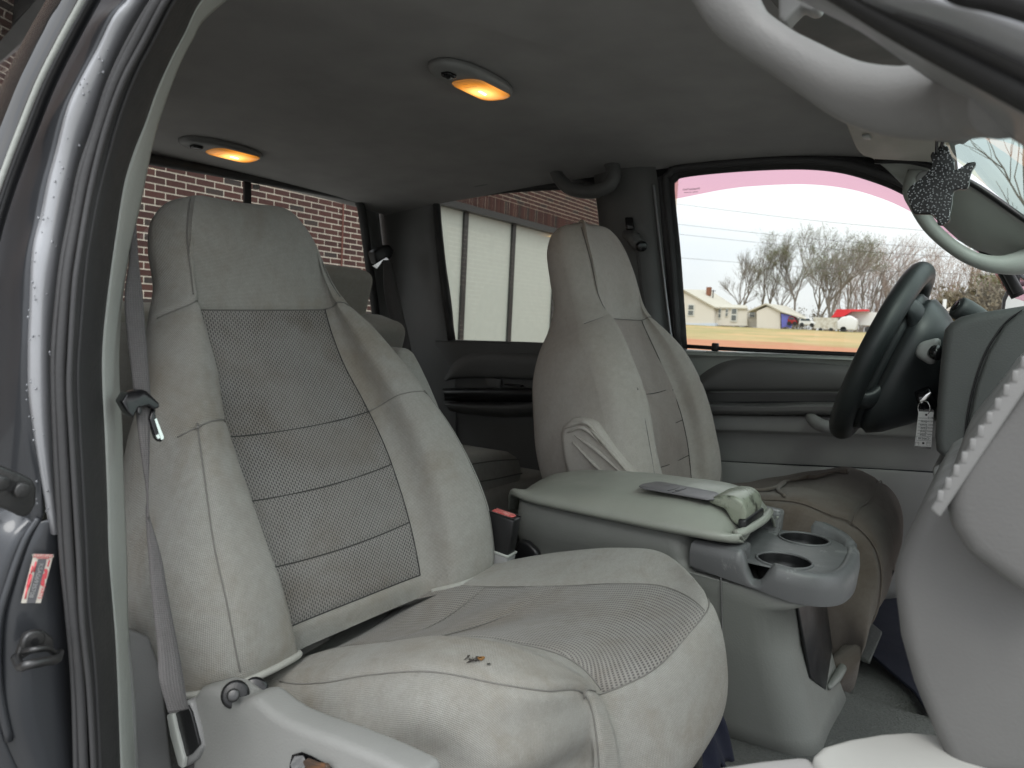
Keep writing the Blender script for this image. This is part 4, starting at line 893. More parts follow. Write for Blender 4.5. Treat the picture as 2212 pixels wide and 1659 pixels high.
# soft folds on the loose near side
fold = np.sin(D[:, :, 2] * 95 + D[:, :, 1] * 30) * .5 + np.sin(D[:, :, 2] * 60 - D[:, :, 1] * 45 + 1)
side = np.clip((np.linspace(0, 9, D.shape[1])[None, :] * -1 + 1.8) / 1.0, 0, 1)
D = D + Nn * (fold * side * .0045)[:, :, None]
wr = np.sin(D[:, :, 1] * 52 + D[:, :, 0] * 24) * np.exp(-((D[:, :, 1] + .50) / .09) ** 2) * np.exp(-((D[:, :, 0] - .40) / .09) ** 2)
D = D + Nn * (wr * .0035)[:, :, None]
seams = [(np.linspace(1, 7, 90), np.full(90, 2.)), (np.linspace(1, 7, 90), np.full(90, 4.)), (np.linspace(1, 7, 90), np.full(90, 6.)), (np.full(60, 7.), np.linspace(1.9, 7.2, 60)),
         (np.full(40, 1.4), np.linspace(4, 6, 40)), (np.linspace(7, 9.6, 40), np.full(40, 2.)), (np.full(50, 2.9), np.linspace(4, 6, 50)), (np.full(50, 3.9), np.linspace(4, 6, 50)), (np.linspace(5, 7, 40), np.full(40, 7.2)), (np.full(40, 7.), np.linspace(7.2, 8.6, 40))]
SL = []
for rr, cc in seams:
    L = SC.line(rr, cc); D = groove(D, Nn, dense(L[::3], 4), .0040, .0024); SL.append(L)
UVc = arcs(D, int(5 * CSc)); r = RSc; c = CSc
patch('seat_insert', D, UVc, int(1.4 * r), 7 * r, 4 * c, 6 * c, M['fabJ'], ps, False)
patch('cushion_bolster', D, UVc, 0, 7 * r, 2 * c, 4 * c, M['fab'], ps, False); patch('cushion_bolster', D, UVc, 0, 7 * r, 6 * c, 9 * c, M['fab'], ps, False)
patch('rear_band', D, UVc, 0, int(1.4 * r), 4 * c, 6 * c, M['fab'], ps, False)
patch('cushion_side', D, UVc, 0, 7 * r, 0, 2 * c, M['fab'], ps, False)
patch('cushion_front', D, UVc, 7 * r, len(D) - 1, 0, 9 * c, M['fab'], ps, False)
Q = D.reshape(-1, 3); NQ = Nn.reshape(-1, 3)
for L in SL:
    Lc = L[::2]; nn = NQ[[int(((Q - p) ** 2).sum(1).argmin()) for p in Lc]]; nn = np.array([nn[max(0, k - 5):k + 6].mean(0) for k in range(len(nn))]); tube('seam', Lc - nn * .0016, .00075, M['seam'], ps, segs=5)
box('seat_base', (.40, -.47, 1.09), (.34, .36, .12), M['black'], ps, bevel=.02)
def snap(u, v, Dm):  # nearest surface point to a sight line
    d = ray(u, v); d = d / np.linalg.norm(d); q = Dm.reshape(-1, 3) - CAM; t = q @ d; dist = np.linalg.norm(q - t[:, None] * d, axis=1)
    ok = np.where(dist < dist.min() + .004)[0]; return Dm.reshape(-1, 3)[ok[t[ok].argmin()]]
q = snap(1026, 1421, D)
M['burn'] = plastic('burnt_foam', (.30, .15, .045), .9, gb=0, var=.4); M['char'] = plastic('charred_cloth', (.04, .035, .03), .95, gb=0)
mb = MB(); Rg = random.Random(4)
for i in range(26):
    p = q + A(Rg.gauss(0, .0028), Rg.gauss(0, .004), .0015); a_ = A(Rg.gauss(0, .0022), Rg.gauss(0, .0022), Rg.gauss(0, .0006)); b2 = A(Rg.gauss(0, .0022), Rg.gauss(0, .0022), Rg.gauss(0, .0006)); mb.add([p, p + a_, p + a_ + b2, p + b2], [(0, 1, 2, 3)])
mb.obj('burn_hole', M['char'], ps, smooth=False)
mb = MB()
for i in range(8):
    p = q + A(Rg.gauss(-.003, .0014), Rg.gauss(.005, .0015), .0025); mb.box(p, (.002, .002, .0015))
mb.obj('foam_crumbs', M['burn'], ps)
# side shield, recliner, adjuster
sh = [(412, 1560), (414, 1505), (428, 1488), (452, 1486), (475, 1492), (492, 1505), (505, 1514), (517, 1518), (528, 1510), (544, 1509), (556, 1516), (580, 1537), (610, 1556), (660, 1577), (730, 1602), (820, 1640), (900, 1680), (900, 1850), (412, 1850)]
prism('side_shield', [P(u, v, x=.705) for u, v in sh], (-.035, 0, 0), M['trim'], ps, bevel=.012, seg=4)
MB().tube([P(508, 1500, x=.70), P(508, 1500, x=.64)], .013, 22).obj('recliner_disc', M['black'], ps, smooth=True, bevel=.003)
MB().tube([P(504, 1502, x=.712), P(504, 1502, x=.70)], .006, 16).obj('recliner_bolt', M['steel'], ps, smooth=True, bevel=.002)
MB().tube([P(548, 1496, x=.665), P(548, 1496, x=.60)], .015, 22).obj('recliner_ring', M['gloss'], ps, smooth=True, bevel=.003)
for k in range(3): tube('recliner_link', [P(520 + 6 * k, 1482 + 4 * k, x=.675), P(560 + 8 * k, 1520, x=.675), P(596 + 5 * k, 1556, x=.675)], .0035, M['rust'], ps, segs=6)
prism('adjuster_cutout', [P(u, v, x=.7062) for u, v in ((627, 1652), (632, 1630), (652, 1624), (672, 1632), (706, 1650), (722, 1662), (722, 1700), (627, 1700))], (.0008, 0, 0), M['gloss'], ps)
prism('adjuster_lever', [P(u, v, x=.709) for u, v in ((650, 1662), (655, 1644), (668, 1636), (690, 1645), (712, 1648), (716, 1662), (716, 1700), (650, 1700))], (.004, 0, 0), M['rust'], ps, bevel=.001)
MB().tube([P(645, 1650, x=.709), P(645, 1650, x=.716)], .007, 6).obj('adjuster_bolt', M['steel'], ps)

# ------------------------------------------------------------------ driver seat
TD = [(-.06, .09, .0, .20, .02, .230, -.02, -.17),
      (.00, .112, .005, .206, .045, .250, .0, -.19),
      (.06, .124, .010, .206, .058, .262, .005, -.20),
      (.12, .130, .014, .203, .062, .266, .005, -.205),
      (.19, .130, .014, .196, .062, .258, .003, -.205),
      (.26, .126, .006, .186, .056, .243, -.004, -.20),
      (.33, .120, -.006, .170, .042, .224, -.020, -.19),
      (.385, .114, -.016, .148, .020, .200, -.040, -.175),
      (.425, .110, -.022, .126, -.002, .168, -.055, -.155),
      (.47, .106, -.020, .118, -.018, .144, -.066, -.14),
      (.54, .100, -.016, .112, -.022, .138, -.070, -.14),
      (.605, .088, -.022, .098, -.032, .126, -.074, -.135),
      (.652, .062, -.036, .070, -.048, .094, -.078, -.12),
      (.672, .02, -.07, .026, -.072, .03, -.078, -.09)]
ds = thing('driver_seat', 'driver bucket seat in a loose worn beige cover, beyond the console', 'seat', loc=(-.42, -.45, 1.05))
S2, D2 = build_back(ds, -.44, -.572, 1.245, 17.5, TD, {'I': M['fab2I'], 'F': M['fab2'], 'S': M['fab2']}, RS=9, CS=9, wob=.0012, seed=3, hs=.425, cuts=(.25, .17, .085))
# folded-up inboard armrest under a slack cover, on the near side of the backrest
q0 = [(1206, 940), (1212, 918), (1232, 905), (1262, 902), (1285, 915), (1300, 935), (1322, 965), (1352, 1005), (1378, 1040), (1400, 1062), (1330, 1085), (1250, 1085), (1226, 1040), (1212, 990)]
prism('armrest', [P(u, v, x=-.165) for u, v in q0], (-.055, 0, 0), M['fab2'], ds, bevel=.020, seg=6)
for a_, b2, c_ in (((1222, 925), (1262, 912), (1292, 940)), ((1225, 935), (1260, 925), (1300, 962)), ((1240, 940), (1290, 975), (1350, 1030)), ((1236, 955), (1280, 1000), (1330, 1050)), ((1262, 915), (1310, 965), (1375, 1045))):
    tube('cover_fold', curve([P(*a_, x=-.164), P(*b2, x=-.160), P(*c_, x=-.164)], 6), [.001, .0045, .001], M['fab2'], ds, segs=8)
# driver cushion
def dcol(l): return [P(u, v, x=x) for u, v, x in l]
near_top = [(1470, 1110, -.20), (1560, 1085, -.185), (1640, 1080, -.17), (1720, 1084, -.165), (1790, 1110, -.175), (1842, 1130, -.20)]
far_top = [(1480, 1075, -.52), (1560, 1056, -.56), (1650, 1045, -.60), (1740, 1030, -.63), (1830, 1014, -.64), (1905, 1046, -.60)]
nt_, ft_ = dcol(near_top), dcol(far_top)
rowsd = []
for k in range(6):
    n_, f_ = nt_[k], ft_[k]; v_ = f_ - n_
    rowsd.append([n_ + A(-.01, -.02 if k < 5 else 0, -.24), n_ + A(.030, 0, -.14), n_ + A(.022, 0, -.05), n_, n_ + v_ * .18 + A(0, 0, .012), n_ + v_ * .5 + A(0, 0, .002), n_ + v_ * .84 + A(0, 0, .014), f_, f_ + A(-.03, 0, -.06), f_ + A(-.02, 0, -.2)])
fr = rowsd[-1]; ext_ = []
for fwd, dn in ((.040, -.035), (.055, -.09), (.045, -.16), (-.01, -.23)):
    kf = (.30, .55, .8, 1, 1, 1, 1, 1, .6, .3)
    ext_.append([p + A(0, fwd * (.45 + .55 * math.sin(j / 9 * PI)), dn * kf[j]) for j, p in enumerate(fr)])
GD = np.array([[p + A(0, -.08, -.03) for p in rowsd[0]]] + rowsd + ext_); SD_ = Surf(GD)
D = SD_.ev(np.linspace(0, SD_.R - 1, (SD_.R - 1) * 9 + 1), np.linspace(0, 9, 82)); Nn = normals(D, False)
if Nn[len(D) // 3, 40][2] < 0: Nn = -Nn
Rn = np.random.default_rng(3); w = sum(np.sin(D[:, :, 0] * a_ + D[:, :, 1] * b2 + D[:, :, 2] * 20 + p) for a_, b2, p in ((25, 30, 0), (48, -22, 1), (-30, 60, 2))) * .0012; D = D + Nn * w[:, :, None]
sd_l = [(np.linspace(1, 6, 70), np.full(70, 3.)), (np.full(60, 6.), np.linspace(3, 7.4, 60)), (np.linspace(6, 9.8, 40), np.full(40, 3.))]
SLd = []
for rr, cc in sd_l: L = SD_.line(rr, cc); D = groove(D, Nn, dense(L[::3], 4), .006, .004); SLd.append(L)
UVd = arcs(D, 45)
patch('cushion_top', D, UVd, 0, 54, 27, 81, M['fab3'], ds, False); patch('cushion_side', D, UVd, 0, 54, 0, 27, M['fab3'], ds, False); patch('cushion_front', D, UVd, 54, len(D) - 1, 0, 81, M['fab3'], ds, False)
for L in SLd: tube('seam', L[::2], .0012, M['fab3'], ds, segs=5)
tr_ = [(1575, 1052), (1620, 1053), (1670, 1047), (1690, 1038), (1720, 1034), (1745, 1026), (1762, 1027), (1790, 1018), (1812, 1012), (1826, 1014)]
tube('torn_edge', curve([snap(u, v + 5, D) + A(.002, 0, .003 + abs(Rg.gauss(0, .002))) for u, v in tr_], 5), [.002, .004, .003, .006, .003, .006], M['fab3'], ds, segs=6)
tube('torn_strip', curve([snap(u, v, D) + A(0, 0, .004) for u, v in ((1690, 1044), (1680, 1056), (1694, 1072))], 6), [.004, .003], M['fab3'], ds, segs=6)
tube('hem_cord', curve([P(1812, 1340, x=-.24), P(1850, 1333, x=-.24), P(1880, 1318, x=-.26), P(1900, 1290, x=-.28)], 6), .005, M['fab2'], ds)
box('seat_base', (-.42, -.34, 1.12), (.34, .30, .14), M['black'], ds, bevel=.02)
tube('seat_rail', [P(1860, 1360, x=-.30), P(1925, 1230, x=-.34)], .008, M['steel'], ds)

# ------------------------------------------------------------------ rear bench seat
rb = thing('rear_bench_seat', 'dark rear bench seat behind the two front seats', 'seat', loc=(0, -1.35, 1.05))
def cush(name, c, d, m, par, R=None, b=.035): return box(name, c, d, m, par, bevel=b, seg=5, R=R)
Rr = rot('X', -14)
cush('backrest', (0.04, -1.60, 1.385), (1.24, .14, .48), M['fabR'], rb, Rr)
cush('cushion', (-.28, -1.28, 1.135), (.90, .50, .13), M['fabR'], rb)
hq = P(742, 640, y=-1.58); cush('headrest', (hq[0], -1.60, hq[2]), (.19, .09, .17), M['fabR'], rb, Rr, .03); cush('headrest', (.42, -1.60, hq[2]), (.22, .09, .17), M['fabR'], rb, Rr, .03)
# outboard end of the rear cushion seen between the front seats
el = [(960, 1000), (1010, 985), (1070, 977), (1105, 977), (1124, 990), (1130, 1010), (1128, 1040), (1118, 1062), (1080, 1070), (1000, 1090), (960, 1095)]
prism('cushion_end', [P(u, v, y=-1.05) for u, v in el], (0, -.3, 0), M['fabR'], rb, bevel=.02, seg=5)
tube('seam', curve([P(960, 1012, y=-1.048), P(1060, 996, y=-1.048), P(1124, 992, y=-1.048)], 6), .0018, M['seam'], rb); tube('seam', curve([P(960, 1050, y=-1.048), P(1060, 1036, y=-1.048), P(1128, 1022, y=-1.048)], 6), .0018, M['seam'], rb)
# rear bench side seen behind the seat belt, left
prism('side_bolster', [P(u, v, y=-.95) for u, v in ((205, 760), (262, 700), (275, 690), (300, 720), (320, 800), (340, 1000), (340, 1350), (205, 1350))], (0, -.12, 0), M['fabR'], rb, bevel=.02)
# ------------------------------------------------------------------ centre console
cs = thing('centre_console', 'grey vinyl centre console between the front seats', 'console', loc=(-.05, -.4, 1.03))
# lower pedestal: loft of rounded sections, top to floor
def rsec(x0, x1, y0, y1, r, z, n=6):
    pts = []
    for cx_, cy_, a0 in ((x1 - r, y1 - r, 0), (x0 + r, y1 - r, 90), (x0 + r, y0 + r, 180), (x1 - r, y0 + r, 270)):
        for k in range(n + 1):
            a = math.radians(a0 + 90 * k / n); pts.append(A(cx_ + r * math.cos(a), cy_ + r * math.sin(a), z))
    return pts
def loft(name, secs, m, par, cap=True, **k):
    n = len(secs[0]); V = [p for s_ in secs for p in s_]; Fc = grid_faces(len(secs), n, True)
    if cap: Fc += [tuple(range(n)), tuple(range((len(secs) - 1) * n, len(secs) * n))]
    return obj(name, V, Fc, m, par, **k)
secs = []
for z, x0, x1, y1 in ((1.325, -.17, .098, -.35), (1.29, -.175, .098, -.348), (1.272, -.175, .098, -.33), (1.262, -.172, .092, -.168), (1.24, -.172, .092, -.205), (1.18, -.178, .090, -.198), (1.11, -.19, .084, -.180), (1.06, -.20, .078, -.165), (1.025, -.205, .072, -.150)):
    secs.append(rsec(x0, x1, -.655 - (1.325 - z) * .05, y1, .05 if z < 1.26 else .03, z))
body = loft('body', secs, M['consB'], cs)
tube('body_seam', curve([P(1557, 1236, x=.0975), P(1560, 1350, x=.0955), P(1561, 1480, x=.0865), P(1560, 1590, x=.0765)], 6), .0012, M['dark'], cs, segs=5)
# lid: columns across, rows rear to front
GL = []
for y, zt, xw, fl in ((-.690, 1.300, .06, 0), (-.665, 1.338, .095, .0), (-.62, 1.356, .112, .0), (-.52, 1.368, .118, 0), (-.42, 1.372, .120, 0), (-.38, 1.374, .120, 0), (-.345, 1.372, .118, 0), (-.312, 1.361, .116, 0), (-.290, 1.343, .110, 0), (-.278, 1.334, .096, 0)):
    xc = -.02; xf = -xw - .03
    zb = 1.330 if y > -.68 else 1.295
    GL.append([A(xw + xc - .01, y, zb - .008), A(xw + xc + .014, y, zb), A(xw + xc + .012, y, zb + .010 + (zt - 1.33) * .1), A(xw + xc - .018, y, zt - .008), A(xw + xc - .05, y, zt - .002), A(-.03, y, zt + .004), A(xf + .03, y, zt - .006), A(xf, y, zt - .028), A(xf + .004, y, zb - .006)])
SLid = Surf(GL); D = SLid.ev(np.linspace(0, 9, 82), np.linspace(0, 8, 73))
lid = obj('lid', D.reshape(-1, 3), grid_faces(82, 73), M['cons'], cs); s_ = lid.modifiers.new('solid', 'SOLIDIFY'); s_.thickness = .004; s_.offset = -1
# latch: a rounded paddle at the lid's front
lpf = [(-.338, 1.371), (-.330, 1.379), (-.312, 1.386), (-.296, 1.387), (-.284, 1.380), (-.279, 1.366), (-.281, 1.350), (-.290, 1.343), (-.300, 1.350), (-.31, 1.365)]
prism('latch', [A(.064, y, z) for y, z in lpf], (-.092, 0, 0), M['latch'], cs, bevel=.006, seg=4)
box('latch_well', (.018, -.283, 1.345), (.10, .012, .022), M['black'], cs, bevel=.003)
tube('lid_lip', curve([A(.086, -.286, 1.338), A(.06, -.277, 1.340), A(-.02, -.274, 1.340), A(-.09, -.282, 1.338)], 6), .0062, M['cons'], cs, segs=10)
# cup holder tray: wall with notches round a basin
tray_out = [A(.098, -.345, 0), A(.099, -.30, 0), A(.099, -.25, 0), A(.097, -.21, 0), A(.085, -.172, 0), A(.055, -.150, 0), (A(.01, -.142, 0)), A(-.05, -.142, 0), A(-.11, -.150, 0), A(-.15, -.172, 0), A(-.168, -.21, 0), A(-.175, -.25, 0), A(-.176, -.30, 0), A(-.176, -.345, 0)]
to = curve(tray_out, 10); nT = len(to); sT = np.concatenate([[0], np.cumsum(np.linalg.norm(np.diff(to, axis=0), axis=1))])
def rimz(p):
    x, y = p[0], p[1]; z = 1.312
    if x > .06:   # near side: block, U notch, lower block
        z = np.interp(y, [-.36, -.272, -.266, -.255, -.243, -.234, -.225, -.17, -.14], [1.320, 1.320, 1.298, 1.281, 1.281, 1.296, 1.309, 1.304, 1.303])
    elif x < -.12: z = np.interp(y, [-.36, -.275, -.268, -.255, -.236, -.226, -.218, -.17, -.14], [1.335, 1.333, 1.306, 1.290, 1.290, 1.312, 1.322, 1.312, 1.305])
    else: z = 1.303
    return float(z)
cen = A(-.035, -.27, 0); Vt = []; 
zbot = np.interp(np.arange(nT) / (nT - 1), [0, .25, .5, .75, 1], [1.282, 1.262, 1.256, 1.262, 1.282])
prof = 7
for i in range(nT):
    p = to[i]; inn = cen - p; inn[2] = 0; inn /= np.linalg.norm(inn); z = rimz(p)
    w_ = .022 if abs(p[0] + .035) > .10 else .020
    for (d_, zz) in ((.0, zbot[i]), (-.002, (zbot[i] + z) / 2), (.0, z - .006), (.006, z), (w_ - .005, z - .001), (w_, z - .007), (w_ + .004, 1.262)):
        Vt.append(p + inn * d_ + A(0, 0, zz))
o = obj('cup_holder_tray', Vt, grid_faces(nT, prof), M['tray'], cs)
basin = [p + (lambda q: q / np.linalg.norm(q))(A(*(cen - p)[:2], 0)) * .018 for p in to]
zf = 1.299; WELLS = ((.034, -.228), (-.108, -.230)); wr = .037
bm = bmesh.new()
def loop(pts):
    vs = [bm.verts.new(tuple(p)) for p in pts]
    for k in range(len(vs)): bm.edges.new((vs[k], vs[(k + 1) % len(vs)]))
loop([b_ + A(0, 0, zf) for b_ in basin[::3]])
for cx_, cy_ in WELLS: loop([A(cx_ + wr * math.cos(a), cy_ + wr * math.sin(a), zf) for a in np.linspace(0, 2 * PI, 32, endpoint=False)])
bmesh.ops.triangle_fill(bm, use_beauty=True, edges=bm.edges[:])
obj('tray_deck', [v.co for v in bm.verts], [[v.index for v in f.verts] for f in (bm.verts.index_update() or bm.faces)], M['tray'], cs, smooth=False); bm.free()
for cx_, cy_ in WELLS:
    cyl = [[A(cx_ + wr * k_ * math.cos(a), cy_ + wr * k_ * math.sin(a), z_) for a in np.linspace(0, 2 * PI, 32, endpoint=False)] for z_, k_ in ((zf, 1), (zf - .010, .97), (zf - .024, .94))]
    o = loft('cup_well', cyl + [[A(cx_, cy_, zf - .0245) + A(.002 * math.cos(a), .002 * math.sin(a), 0) for a in np.linspace(0, 2 * PI, 32, endpoint=False)]], M['black'], cs, cap=False)  # black colour stands for the shade down inside the wells
    tube('cup_ring', [A(cx_ + (wr + .001) * math.cos(a), cy_ + (wr + .001) * math.sin(a), zf + .0005) for a in np.linspace(0, 2 * PI, 40, endpoint=False)], .0022, M['tray'], cs, segs=6, closed=True)
for sx_, x_ in ((1, .070), (-1, -.150)):
    box('tray_block', (x_, -.308, 1.297 + (.012 if sx_ < 0 else 0)), (.052, .072, .046), M['tray'], cs, bevel=.006, seg=3)
# front pocket: a black plate stands for its shaded recess; curved lip
prism('pocket_shade', [P(1737, 1300, y=-.176) + A(0, .022, 0), P(1788, 1250, y=-.17) + A(0, .02, 0)][0:0] or [A(.052, -.207, 1.252), A(-.128, -.207, 1.252), A(-.146, -.184, 1.12), A(-.06, -.176, 1.085), A(.015, -.186, 1.13)], (0, .0045, .0), M['black'], cs, bevel=.004)
tube('pocket_lip', curve([P(1790, 1486, y=-.170), P(1806, 1466, y=-.166), P(1821, 1440, y=-.166), P(1830, 1412, y=-.172), P(1831, 1392, y=-.182)], 6), [.004, .007, .007, .007, .004], M['consB'], cs, segs=12)
# pad lying on the lid
pd = [(1380, 1052), (1386, 1048), (1415, 1042.5), (1430, 1043), (1545, 1065), (1556, 1070), (1554, 1075), (1540, 1081), (1525, 1081), (1390, 1057)]
lp = thing('phone_grip_pad', 'thin dark grey rounded pad lying on the console lid', 'pad', loc=tuple(P(1460, 1062, z=1.378)))
prism('pad', [P(u, v, z=1.3765) for u, v in pd], (0, 0, .0022), plastic('grey_rubber_pad', (.15, .145, .155), .4, gb=0), lp, bevel=.0008)
for (a_, b2) in (((1442, 1060), (1468, 1052)), ((1452, 1064), (1482, 1055)), ((1458, 1060), (1474, 1056))):
    tube('embossed_print', [P(*a_, z=1.3789), P((a_[0] + b2[0]) / 2, (a_[1] + b2[1]) / 2 + 1.5, z=1.3789), P(*b2, z=1.3789)], .0006, M['black'], lp, segs=4)

# ------------------------------------------------------------------ buckles and belts
def buckle(label, q, yaw, tilt, s=1.0, sleeve=True):
    t_ = thing('seat_belt_buckle', label, 'buckle', 'front seat belt buckles', loc=tuple(q)); R = rot('Z', yaw) @ rot('X', tilt)
    L = lambda *p: A(*q) + R @ (A(*p) * s)
    box('housing', L(0, 0, -.028), (.026 * s, .046 * s, .058 * s), M['black'], t_, bevel=.003, R=R)
    prism('release_button', [L(-.008, -.018, .0015), L(.008, -.018, .0015), L(.008, .012, .0015), L(.005, .017, .0015), L(-.005, .017, .0015), L(-.008, .012, .0015)], R @ A(0, 0, .0022), M['red'], t_, bevel=.0008)
    box('slot_rim', L(.011, 0, .001), (.003, .044 * s, .003), M['black'], t_, R=R); box('slot_rim', L(-.011, 0, .001), (.003, .044 * s, .003), M['black'], t_, R=R)
    if sleeve:
        box('sleeve', L(0, 0, -.095), (.030 * s, .049 * s, .078 * s), M['trimM'], t_, bevel=.004, R=R)
        box('sleeve_rim', L(0, 0, -.056), (.0315 * s, .0505 * s, .0035 * s), M['trimL'], t_, bevel=.001, R=R)
    return t_
bq = P(1090, 1112, x=.205); buckle('black seat belt buckle with red button beside the grey seat cushion', bq, 6, -8)
buckle('black buckle peeking over the console lid by the driver seat', P(1420, 1038, x=-.16), 20, -30, .8, False)
prism('recliner_cover', [P(u, v, x=.12) for u, v in ((1120, 1165), (1140, 1172), (1158, 1190), (1166, 1215), (1120, 1225), (1090, 1225))], (-.015, 0, 0), M['black'], cs, bevel=.006)
# passenger shoulder belt
def ribbon(name, L, R_, m, par, th=.0022, n=10):
    a, b_ = curve(L, n), curve(R_, n); k = len(a); mid_ = (a + b_) / 2
    D = np.array([a, a * .66 + b_ * .34, a * .34 + b_ * .66, b_]); w = np.linalg.norm(b_ - a, axis=1).mean(); s = np.concatenate([[0], np.cumsum(np.linalg.norm(np.diff(mid_, axis=0), axis=1))])
    uv = np.array([[(u * w, t) for t in s] for u in (0, .33, .66, 1)]).reshape(-1, 2)
    o = obj(name, D.reshape(-1, 3), grid_faces(4, k), m, par, uv=uv); sm = o.modifiers.new('solid', 'SOLIDIFY'); sm.thickness = th; sm.offset = 0
    return o
sb = thing('seat_belt', 'grey passenger seat belt hanging from the pillar with black tongue', 'seat belt', loc=tuple(P(300, 870, y=-.56)))
yb = lambda v: -.66 + .14 * min(1, max(0, (v - 500) / 1000))
def B_(l, k=0.): return [P(u, v, y=yb(v) + k) for u, v in l]
ribbon('webbing', B_([(283, 470), (280, 560), (270, 640), (276, 729), (288, 830), (292, 870)]), B_([(292, 470), (298, 560), (307, 640), (314, 729), (322, 830), (324, 870)]), M['webb'], sb)
ribbon('webbing', B_([(293, 870), (298, 920), (308, 1000), (317, 1060), (318, 1110)], .008), B_([(323, 870), (323, 920), (321, 1000), (319, 1060), (320, 1120)], .008), M['webb'], sb)
ribbon('webbing', B_([(318, 1080), (316, 1110), (322, 1200), (330, 1290), (342, 1400), (346, 1470), (365, 1540)], .004), B_([(319, 1080), (320, 1110), (346, 1200), (362, 1290), (385, 1410), (400, 1500), (408, 1530)], .004), M['webb'], sb)
prism('tongue_body', B_([(264, 868), (275, 850), (308, 841), (318, 845), (346, 872), (346, 880), (334, 886), (322, 876), (308, 880), (294, 892), (290, 904), (278, 892)], .016), (0, -.012, 0), M['gloss'], sb, bevel=.004, seg=3)
prism('tongue_neck', B_([(330, 884), (338, 884), (337, 895), (352, 942), (354, 952), (346, 956), (338, 948), (324, 905)], .012), (0, -.006, 0), M['gloss'], sb, bevel=.0015)
prism('tongue_plate', B_([(334, 906), (338, 903), (354, 944), (353, 949), (348, 950)], .0135), (0, -.003, 0), M['chrome'], sb)
prism('tongue_slot', B_([(337, 941), (343, 937), (346, 946), (341, 948)], .0142), (0, -.002, 0), M['chrome'], sb)
prism('stop_button', B_([(299, 880), (306, 876), (308, 888), (304, 898), (298, 892)], .018), (0, -.003, 0), M['black'], sb, bevel=.001)
prism('anchor_cover', [P(u, v, x=.71) for u, v in ((358, 1545), (404, 1512), (412, 1520), (428, 1580), (434, 1618), (424, 1640), (400, 1659), (385, 1650))], (-.02, 0, 0), M['trimM'], sb, bevel=.004)
prism('anchor_window', [P(u, v, x=.7125) for u, v in ((372, 1546), (404, 1524), (412, 1540), (430, 1610), (412, 1630), (394, 1640))], (-.003, 0, 0), M['black'], sb, bevel=.001)
prism('anchor_rim', [P(u, v, x=.716) for u, v in ((358, 1545), (372, 1543), (378, 1570), (396, 1640), (394, 1662), (384, 1656), (366, 1590))], (-.006, 0, 0), M['trimL'], sb, bevel=.002)
ribbon('webbing', [P(400, 1640, x=.70), P(415, 1700, x=.70), P(425, 1760, x=.70)], [P(432, 1625, x=.70), P(450, 1690, x=.70), P(460, 1760, x=.70)], M['webb'], sb)
# driver belt guide on the B pillar, rear belt on the corner pillar
db = thing('seat_belt', 'driver seat belt guide and webbing on the dark pillar behind the beige seat', 'seat belt', loc=tuple(P(1375, 520, x=-.74)))
prism('height_slider', D_([(1352, 470), (1368, 470), (1372, 496), (1354, 498)], -.745), (.008, 0, 0), M['gloss'], db, bevel=.003)
obj('guide_cover', *tube_vf(curve([P(1352, 505, x=-.745), P(1368, 515, x=-.73), P(1378, 528, x=-.725), P(1384, 534, x=-.72)], 6), [.012, .020, .020, .014], 12), M['dark'], db)
MB().tube([P(1380, 532, x=-.73), P(1388, 532, x=-.70)], .014, 16).obj('guide_loop', M['gloss'], db, smooth=True, bevel=.003)
ribbon('webbing', [P(1372, 535, x=-.715), P(1384, 640, x=-.70), P(1400, 760, x=-.68)], [P(1380, 535, x=-.715), P(1392, 640, x=-.70), P(1410, 760, x=-.68)], M['webb'], db)
rbt = thing('seat_belt', 'rear seat belt on the corner pillar beside the rear window', 'seat belt', loc=tuple(P(835, 560, y=-1.68)))
prism('guide', [P(u, v, y=-1.66) for u, v in ((808, 545), (820, 535), (842, 528), (852, 540), (848, 556), (830, 568), (815, 570))], (0, -.03, 0), M['black'], rbt, bevel=.006)
prism('guide_slot', [P(u, v, y=-1.655) for u, v in ((806, 574), (834, 556), (840, 560), (815, 580))], (0, -.004, 0), M['chrome'], rbt)
ribbon('webbing', [P(828, 562, y=-1.655), P(832, 640, y=-1.60), P(858, 740, y=-1.55), P(862, 800, y=-1.5)], [P(846, 562, y=-1.655), P(862, 640, y=-1.60), P(885, 740, y=-1.55), P(892, 800, y=-1.5)], M['webb'], rbt)

